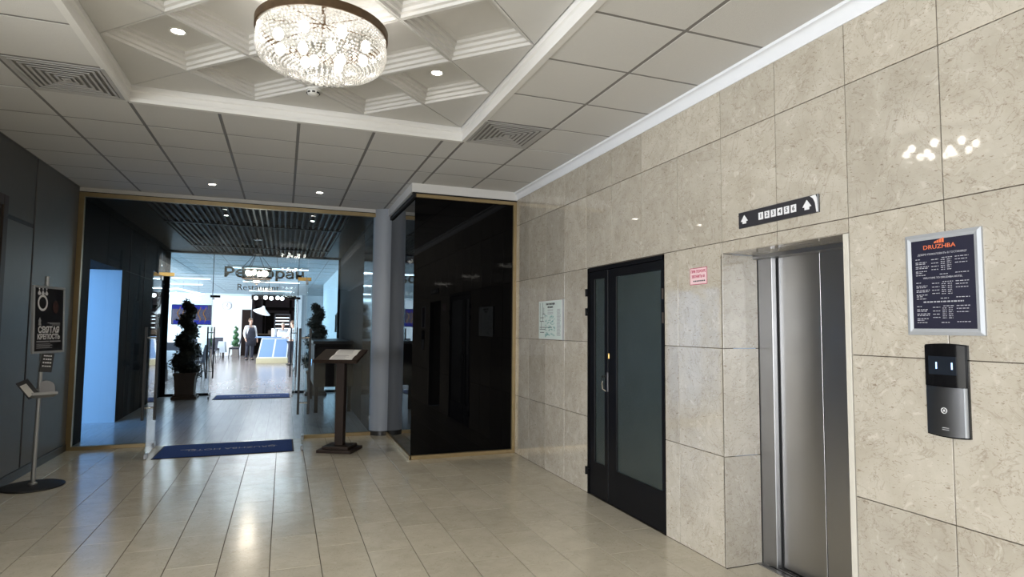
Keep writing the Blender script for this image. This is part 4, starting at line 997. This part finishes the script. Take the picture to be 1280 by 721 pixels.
MB().lathe([(.185,.02),(.215,.02),(.215,.045),(.185,.045),(.185,.02)], 28).build('rim', M['alu'], ck).data.transform(Matrix(((1,0,0,0),(0,0,-1,0),(0,1,0,0),(0,0,0,1))))
for a, L_ in ((20, .14), (130, .10)): MB().tube([(0,-.04,0),(L_*math.sin(R(a)),-.04,L_*math.cos(R(a)))], .008, 5).build('hand', M['base_black'], ck)
topiary(-2.22, 33.3, 'green spiral topiary in a grey pot against the white restaurant wall', 'leaf2', 'planter2', 1.50, .48, .15, 900, 3.4, .17)
# reception desk
dk = tag(empty('reception_desk', (-.40, 26.6, 0)), 'pale blue reception desk with sloping panelled front and beige plinth', 'desk')
MB().box(-.60, .60, -.02, .95, 0, .22, .006).build('plinth', M['desk_base'], dk)
MB().add([(-.57,0,.22),(.57,0,.22),(.57,.9,.22),(-.57,.9,.22),(-.42,.18,1.03),(.62,.18,1.03),(.62,.9,1.03),(-.42,.9,1.03)], [(0,3,2,1),(4,5,6,7),(0,1,5,4),(1,2,6,5),(2,3,7,6),(3,0,4,7)]).build('body', M['desk_white'], dk)
for (a0, a1) in ((.045, .485), (.545, .96)):
    q = lambda u_, v_: (-.57+.15*v_+(1.14-.10*v_)*u_, .18*v_-.006, .22+.81*v_)
    f4 = [q(a0,.05), q(a1,.05), q(a1,.93), q(a0,.93)]
    MB().add(f4+[(x,y+.01,z) for x,y,z in f4], [(0,1,2,3),(7,6,5,4),(0,4,5,1),(1,5,6,2),(2,6,7,3),(3,7,4,0)]).build('front_panel', M['desk_blue'], dk)
MB().box(-.66, .64, .10, 1.0, 1.03, 1.075, .006).build('desk_top', M['desk_blue'], dk)
bx = tag(empty('paper_roll', (-.36, 27.0, 1.075)), 'white paper towel roll standing on the reception desk', 'paper roll')
MB().lathe([(.02,.0),(.10,0),(.105,.01),(.105,.33),(.10,.34),(.03,.34),(.03,.30)], 20).build('roll', M['print_white'], bx, True)
sc_ = tag(empty('glass_screen', (.13, 26.95, 1.075)), 'low white counter display standing on the reception desk', 'display')
MB().box(-.35, .35, -.12, .12, 0, .02).build('base', M['desk_white'], sc_); MB().box(-.34, .34, -.11, -.09, .02, .18).build('front', M['desk_white'], sc_); MB().box(-.34, .34, -.11, .11, .18, .20).build('shelf', M['desk_white'], sc_)
# bar
bc = tag(empty('bar_counter', (-.45, 36.4, 0)), 'brown wooden bar counter behind the reception desk', 'counter')
MB().box(-1.05, 1.0, -.3, .3, 0, 1.04).build('body', M['bar_dark'], bc); MB().box(-1.1, 1.05, -.36, .34, 1.04, 1.09, .005).build('worktop', plain('bar_worktop', (.38,.26,.16), .4), bc)
MB().box(-.35, .95, -.15, .25, 1.09, 1.28).build('bar_shelf', plain('bar_shelf_wood', (.36,.25,.17), .5), bc)
fr = tag(empty('drinks_fridge', (-.08, 38.0, 0)), 'lit glass-front drinks fridge standing behind the bar counter', 'fridge')
MB().box(-.45, -.39, -.3, .3, 0, 2.25).box(.39, .45, -.3, .3, 0, 2.25).box(-.45, .45, -.3, .3, 2.18, 2.25).box(-.45, .45, .24, .3, 0, 2.2).box(-.45,.45,-.3,.3,0,.1).build('cabinet', M['print_grey'], fr)
MB().box(-.39, .39, .20, .24, .1, 2.18).build('interior', M['bar_dark'], fr)
for z in (1.35, 1.60, 1.80, 1.98): MB().box(-.37, .37, -.1, .2, z, z+.055).build('lit_shelf', M['fridge_glow'], fr)
pd = tag(empty('cone_pendant', (-1.0, 31.0, 2.15)), 'white cone pendant lamp hanging before the bar opening', 'pendant lamp')
MB().lathe([(.02,.34),(.05,.32),(.10,.22),(.40,0),(.385,-.005),(.09,.20),(.03,.30)], 24).build('shade', M['desk_white'], pd, True).rotation_euler = (R(14), R(18), 0)
MB().tube([(-.0,0,.30),(0,.02,1.0)], .006, 6).build('cord', M['base_black'], pd)
MB().sphere((.02,0,.10), .05, 10, 8).build('bulb', M['bulb'], pd, True)
gp = tag(empty('globe_pendant', (-.6, 22.0, 2.45)), 'cluster pendant of five lit glass globes above the restaurant aisle', 'pendant lamp')
MB().tube([(-.35,0,.12),(.55,0,.12)], .012, 6).build('bar', M['base_black'], gp); MB().tube([(.1,0,.12),(.1,0,.70)], .008, 6).build('cord', M['base_black'], gp)
for x, z in ((-.30,.0),(0.0,.02),(.18,.0),(.38,.02),(.52,.0)): MB().sphere((x, .02, z), .065, 12, 8).build('globe', M['tube'], gp, True)
# wall decoration: thin dark sticks
for k, (y, z0_, z1_) in enumerate(((15.5,1.75,2.55),(15.75,1.55,2.75),(16.05,1.35,2.05),(16.35,1.35,2.0),(16.7,1.30,2.1),(17.1,1.40,2.35),(17.55,1.55,1.9),(18.0,1.35,1.85))):
    e = tag(MB().box(RX1-.05, RX1+.001, y-.022, y+.022, z0_, z1_, .004).build('wall_rod', M['base_black']), 'slim dark upright rod on the pale blue restaurant wall, %s from the glass front' % ('first','second','third','fourth','fifth','sixth','seventh','eighth')[k], 'wall decoration', 'dark rods on the pale blue wall')
# tables and chairs
def table(x, y, label):
    e = tag(empty('dining_table', (x, y, 0)), label, 'table', 'clothed restaurant tables')
    b = MB(); n = 24; vs = []; w_ = .42
    prof = [(0,.775),(1,.775),(1.03,.76),(1.06,.55),(1.10,.28)]
    for i, (s_, z) in enumerate(prof[1:]):
        for k in range(n):
            t = 2*math.pi*k/n; c_, s2 = math.cos(t), math.sin(t); f = 1/max(abs(c_), abs(s2)); f = min(f, 1.32)
            rr = w_*s_*f*(1+.05*i*math.sin(6*t)*.4); vs.append((rr*c_, rr*s2, z))
    fs = [tuple(range(n))]+[(i*n+k, i*n+(k+1)%n, i*n+n+(k+1)%n, i*n+n+k) for i in range(3) for k in range(n)]
    b.add(vs, fs).build('tablecloth', M['cloth'], e, True)
    for sx in (-1, 1):
        for sy in (-1, 1): MB().box(sx*.34-.025, sx*.34+.025, sy*.34-.025, sy*.34+.025, 0, .75).build('leg', M['chair_leg'], e)
    return e
def chair_proto():
    e = empty('dining_chair')
    MB().box(-.22, .22, -.22, .22, .42, .49, .02).build('seat', M['chair'], e)
    MB().add([(-.21,.19,.49),(.21,.19,.49),(.21,.24,.49),(-.21,.24,.49),(-.20,.27,.95),(.20,.27,.95),(.20,.32,.95),(-.20,.32,.95)], [(0,3,2,1),(4,5,6,7),(0,1,5,4),(1,2,6,5),(2,3,7,6),(3,0,4,7)]).build('backrest', M['chair'], e)
    for sx in (-1, 1):
        for sy in (-1, 1): MB().tube([(sx*.19, sy*.19, .43), (sx*.215, sy*.225, 0)], [.022,.015], 6).build('leg', M['chair_leg'], e)
    return e
TB = [(-3.15, 19.6), (-3.35, 23.4), (-3.6, 27.6), (-4.9, 21.5), (-2.95, 31.3), (-5.2, 30.2)]
TN = ['nearest inner glass front', 'below short strip lamps', 'below zigzag lamp', 'nearest the windows', 'beside the green topiary', 'below wall screens']
proto = None
for (x, y), nm in zip(TB, TN):
    table(x, y, 'square table under a white cloth '+nm)
    for dx, dy, rz, wh in ((.0,.80,0,'far'), (.0,-.80,math.pi,'near'), (.80,.05,-math.pi/2,'aisle'), (-.80,-.05,math.pi/2,'window')):
        if proto is None: proto = chair_proto(); q = proto
        else: q = copy_tree(proto)
        q.location = (x+dx, y+dy, 0); q.rotation_euler = (0,0,rz+random.uniform(-.12,.12))
        tag(q, 'dark dining chair on the %s side of table %s' % ({'far':'bar','near':'glass front','aisle':'aisle','window':'window'}[wh], nm), 'chair', 'dark dining chairs at the clothed tables')
for x, y, nm in ((-3.15, 19.6, 'nearest the inner glass front'), (-3.35, 23.4, 'below the short strip lamps')):
    e = tag(empty('dish_stack', (x-.05, y-.1, .775)), 'stack of white plates on the clothed table '+nm, 'plates', 'plate stacks on the tables')
    for k in range(4): MB().lathe([(0,.004+.012*k),(.07,.004+.012*k),(.13,.018+.012*k),(.13,.022+.012*k),(.065,.010+.012*k),(0,.010+.012*k)], 20).build('plate', M['print_white'], e, True)
sb = tag(empty('serving_counter', (-4.6, 17.6, 0)), 'white serving counter near the inner glass front', 'counter')
MB().box(-1.0, .9, -.3, .3, 0, .9).build('body', M['desk_white'], sb); MB().box(-1.05, .95, -.34, .34, .9, .94, .005).build('worktop', M['print_grey'], sb)
cf = tag(empty('coffee_machine', (-4.05, 17.6, .94)), 'dark coffee machine standing on the white serving counter', 'coffee machine')
MB().box(-.2, .2, -.22, .22, 0, .06, .006).box(-.2, .2, .02, .22, .06, .40, .006).build('body', M['charcoal'], cf); MB().box(-.2, .2, -.2, .22, .30, .44, .01).build('head', M['alu'], cf)
for s_ in (-.08, .08): MB().tube([(s_,-.12,.30),(s_,-.12,.22)], .015, 8).build('spout', M['chrome'], cf)
# ================================================================== people
def skin_mesh(name, joints, edges, m, root=0, sub=1):
    me = bpy.data.meshes.new(name); keys = list(joints); ix = {k: i for i, k in enumerate(keys)}
    me.from_pydata([joints[k][:3] for k in keys], [(ix[a], ix[b]) for a, b in edges], [])
    o = bpy.data.objects.new('tmp', me); COL.objects.link(o)
    o.modifiers.new('skin', 'SKIN'); sv = me.skin_vertices[0].data
    for k in keys:
        j = joints[k]; r_ = j[3]; sv[ix[k]].radius = r_ if isinstance(r_, tuple) else (r_, r_)
    sv[ix[keys[root]]].use_root = True
    s_ = o.modifiers.new('sub', 'SUBSURF'); s_.levels = sub; s_.render_levels = sub
    dg = bpy.context.evaluated_depsgraph_get(); dg.update()
    res = bpy.data.meshes.new_from_object(o.evaluated_get(dg)); res.name = name
    bpy.data.objects.remove(o); bpy.data.meshes.remove(me)
    for p in res.polygons: p.use_smooth = True
    res.materials.clear(); res.materials.append(m); return res
def person(loc, rz, hgt, label, hair='hair', apron=True, arms='down', head_turn=0, bottom='trousers'):
    e = tag(empty('person', loc, rz), label, 'person'); k = hgt/1.80
    def J(x, y, z, r): return (x*k, y*k, z*k, tuple(q*k for q in r) if isinstance(r, tuple) else r*k)
    # figure faces local -y
    if arms == 'down':
        AR = {'el': (.25,.03,1.14), 'wr': (.27,-.06,.90), 'hd': (.27,-.09,.81)}; AL = {'el': (-.25,.03,1.14), 'wr': (-.26,-.10,.92), 'hd': (-.25,-.14,.84)}
    else:
        AR = {'el': (.24,-.06,1.16), 'wr': (.15,-.30,1.12), 'hd': (.11,-.38,1.12)}; AL = {'el': (-.24,-.06,1.16), 'wr': (-.15,-.30,1.10), 'hd': (-.10,-.38,1.10)}
    def hands(b):
        for sgn, A in ((1, AR), (-1, AL)):
            h = Vector(A['hd']); w_ = Vector(A['wr']); d = (h-w_).normalized(); side = Vector((0,1,0)) if arms == 'down' else Vector((1,0,0))
            for f in range(5):
                n = '%s_f%d' % ('r' if sgn > 0 else 'l', f)
                if f == 4:   # thumb leaves the side of the palm
                    p0 = w_+d*.03-side*.03; p1 = p0+(d*.5-side*.8).normalized()*.03; p2 = p1+d*.025
                else:
                    p0 = h+side*(.012*(f-1.5)*1.6); L_ = (.035,.042,.039,.030)[f]; p1 = p0+d*L_; p2 = p1+(d*.8+Vector((-sgn*.6,0,0))).normalized()*L_*.8
                for i, (q, r_) in enumerate(((p1,.0085),(p2,.007))): b[n+str(i)] = J(*q, r_)
    body = {'pelvis': J(0,0,.96,(.14,.10)), 'waist': J(0,.0,1.10,(.125,.09)), 'chest': J(0,.01,1.32,(.155,.105)), 'neckb': J(0,.015,1.47,(.07,.06)), 'neck': J(0,.0,1.53,.052),
            'jaw': J(head_turn*.01,-.025,1.60,(.062,.072)), 'head': J(head_turn*.01,-.005,1.685,(.078,.095)), 'crown': J(head_turn*.01,.005,1.765,(.055,.070))}
    ed = [('pelvis','waist'),('waist','chest'),('chest','neckb'),('neckb','neck'),('neck','jaw'),('jaw','head'),('head','crown')]
    for s_, n, A in ((1,'r',AR),(-1,'l',AL)):
        body[n+'sh'] = J(s_*.185,.015,1.42,.062); body[n+'el'] = J(*A['el'],.043); body[n+'wr'] = J(*A['wr'],.028); body[n+'hd'] = J(*A['hd'],(.036,.018))
        ed += [('chest',n+'sh'),(n+'sh',n+'el'),(n+'el',n+'wr'),(n+'wr',n+'hd')]
        body[n+'hip'] = J(s_*.095,0,.90,.088); body[n+'kn'] = J(s_*.10,-.02+.05*(s_ < 0),.50,.055); body[n+'an'] = J(s_*.11,.03+.07*(s_ < 0),.085,.036); body[n+'toe'] = J(s_*.13,-.12+.07*(s_ < 0),.035,(.040,.028))
        ed += [('pelvis',n+'hip'),(n+'hip',n+'kn'),(n+'kn',n+'an'),(n+'an',n+'toe')]
    hands(body)
    for n in ('r', 'l'):
        for f in range(5): ed += [((n+'wr') if f == 4 else (n+'hd'), '%s_f%d0' % (n, f)), ('%s_f%d0' % (n, f), '%s_f%d1' % (n, f))]
    link('body', skin_mesh('body', body, ed, M['skin'], 0, 2), M['skin'], e)
    # shirt
    g = lambda n, dr: (*body[n][:3], tuple(q+dr*k for q in body[n][3]) if isinstance(body[n][3], tuple) else body[n][3]+dr*k)
    sh = {n: g(n, .018) for n in ('waist','chest')}; sh['pelvis'] = (body['pelvis'][0], body['pelvis'][1], body['pelvis'][2]+.02*k, (.152*k,.115*k)); sh['neckb'] = J(0,.015,1.485,(.066,.06))
    es = [('pelvis','waist'),('waist','chest'),('chest','neckb')]
    for n in ('r','l'):
        for q in ('sh','el'): sh[n+q] = g(n+q, .014)
        w_ = body[n+'wr']; el = body[n+'el']; sh[n+'wr'] = (w_[0]*.92+el[0]*.08, w_[1]*.92+el[1]*.08, w_[2]*.92+el[2]*.08, .037*k)
        es += [('chest',n+'sh'),(n+'sh',n+'el'),(n+'el',n+'wr')]
    sh = {q: sh[q] for q in ['pelvis']+[q for q in sh if q != 'pelvis']}
    link('shirt', skin_mesh('shirt', sh, es, M['shirt'], 0, 2), M['shirt'], e)
    tr = {'pelvis': J(0,0,.985,(.150,.112))}; et = []
    for s_, n in ((1,'r'),(-1,'l')):
        tr[n+'hip'] = g(n+'hip', .018); tr[n+'kn'] = g(n+'kn', .020); a = body[n+'an']; tr[n+'an'] = (a[0], a[1], .075*k, .052*k); et += [('pelvis',n+'hip'),(n+'hip',n+'kn'),(n+'kn',n+'an')]
    link('trousers', skin_mesh('trousers', tr, et, M[bottom], 0, 2), M[bottom], e)
    for s_, n in ((1,'r'),(-1,'l')):
        a, t = body[n+'an'], body[n+'toe']
        MB().sphere(((a[0]+t[0])/2, (a[1]+t[1])/2, .045*k), (.050*k, .135*k, .045*k), 12, 8).build('shoe', M['shoe'], e, True)
    hx = head_turn*.01*k
    hb = MB().sphere((hx, .014*k, 1.715*k), (.088*k, .104*k, .092*k), 16, 10)
    hb.v = [(x, y, max(z, (1.70 if y < -.03*k else 1.62)*k) if y > -.06*k else max(z, 1.745*k)) for x, y, z in hb.v]
    hb.build('hair', M[hair], e, True)
    for s_ in (-1, 1):
        MB().sphere((hx+s_*.030*k, -.092*k, 1.69*k), .010*k, 8, 6).build('eye', M['print_dark'], e)
        MB().sphere((hx+s_*.082*k, .005*k, 1.675*k), (.012*k,.022*k,.032*k), 8, 6).build('ear', M['skin'], e)
    MB().add([(hx-.013*k,-.088*k,1.655*k),(hx+.013*k,-.088*k,1.655*k),(hx,-.118*k,1.660*k),(hx,-.092*k,1.705*k)], [(0,1,2),(0,2,3),(1,3,2),(0,3,1)]).build('nose', M['skin'], e)
    MB().box(hx-.022*k, hx+.022*k, -.094*k, -.080*k, 1.618*k, 1.626*k).build('mouth', M['red_print'], e)
    if apron:
        vs = []; n = 10
        for z, w0, yy, wr in ((1.40,.10,-.135,0),(1.22,.16,-.135,.03),(1.04,.20,-.140,.07),(.80,.23,-.145,.08),(.62,.23,-.15,.09)):
            for i in range(n+1):
                t = -1+2*i/n; vs.append((w0*t*k, (yy+wr*t*t)*k, z*k))
        fs = [(r_*(n+1)+i, r_*(n+1)+i+1, (r_+1)*(n+1)+i+1, (r_+1)*(n+1)+i) for r_ in range(4) for i in range(n)]
        o = MB().add(vs, fs).build('apron', M['apron'], e, True); sd_ = o.modifiers.new('thickness', 'SOLIDIFY'); sd_.thickness = .006
        MB().tube([(-.09*k,-.13*k,1.39*k),(-.07*k,-.03*k,1.50*k),(0,.075*k,1.50*k),(.07*k,-.03*k,1.50*k),(.09*k,-.13*k,1.39*k)], .008*k, 6).build('apron_strap', M['apron'], e, True)
    return e
person((-1.37, 29.3, 0), R(28), 1.86, 'person in white shirt and charcoal apron standing beside the reception desk', 'hair', True, 'down')
person((.33, 25.0, 0), R(-125), 1.74, 'person in white shirt and dark trousers leaning at the side of the reception desk', 'hair', False, 'fwd')
person((-.02, 28.05, 0), R(20), 1.66, 'person with fair hair in white shirt standing behind the reception desk', 'blond', False, 'fwd')
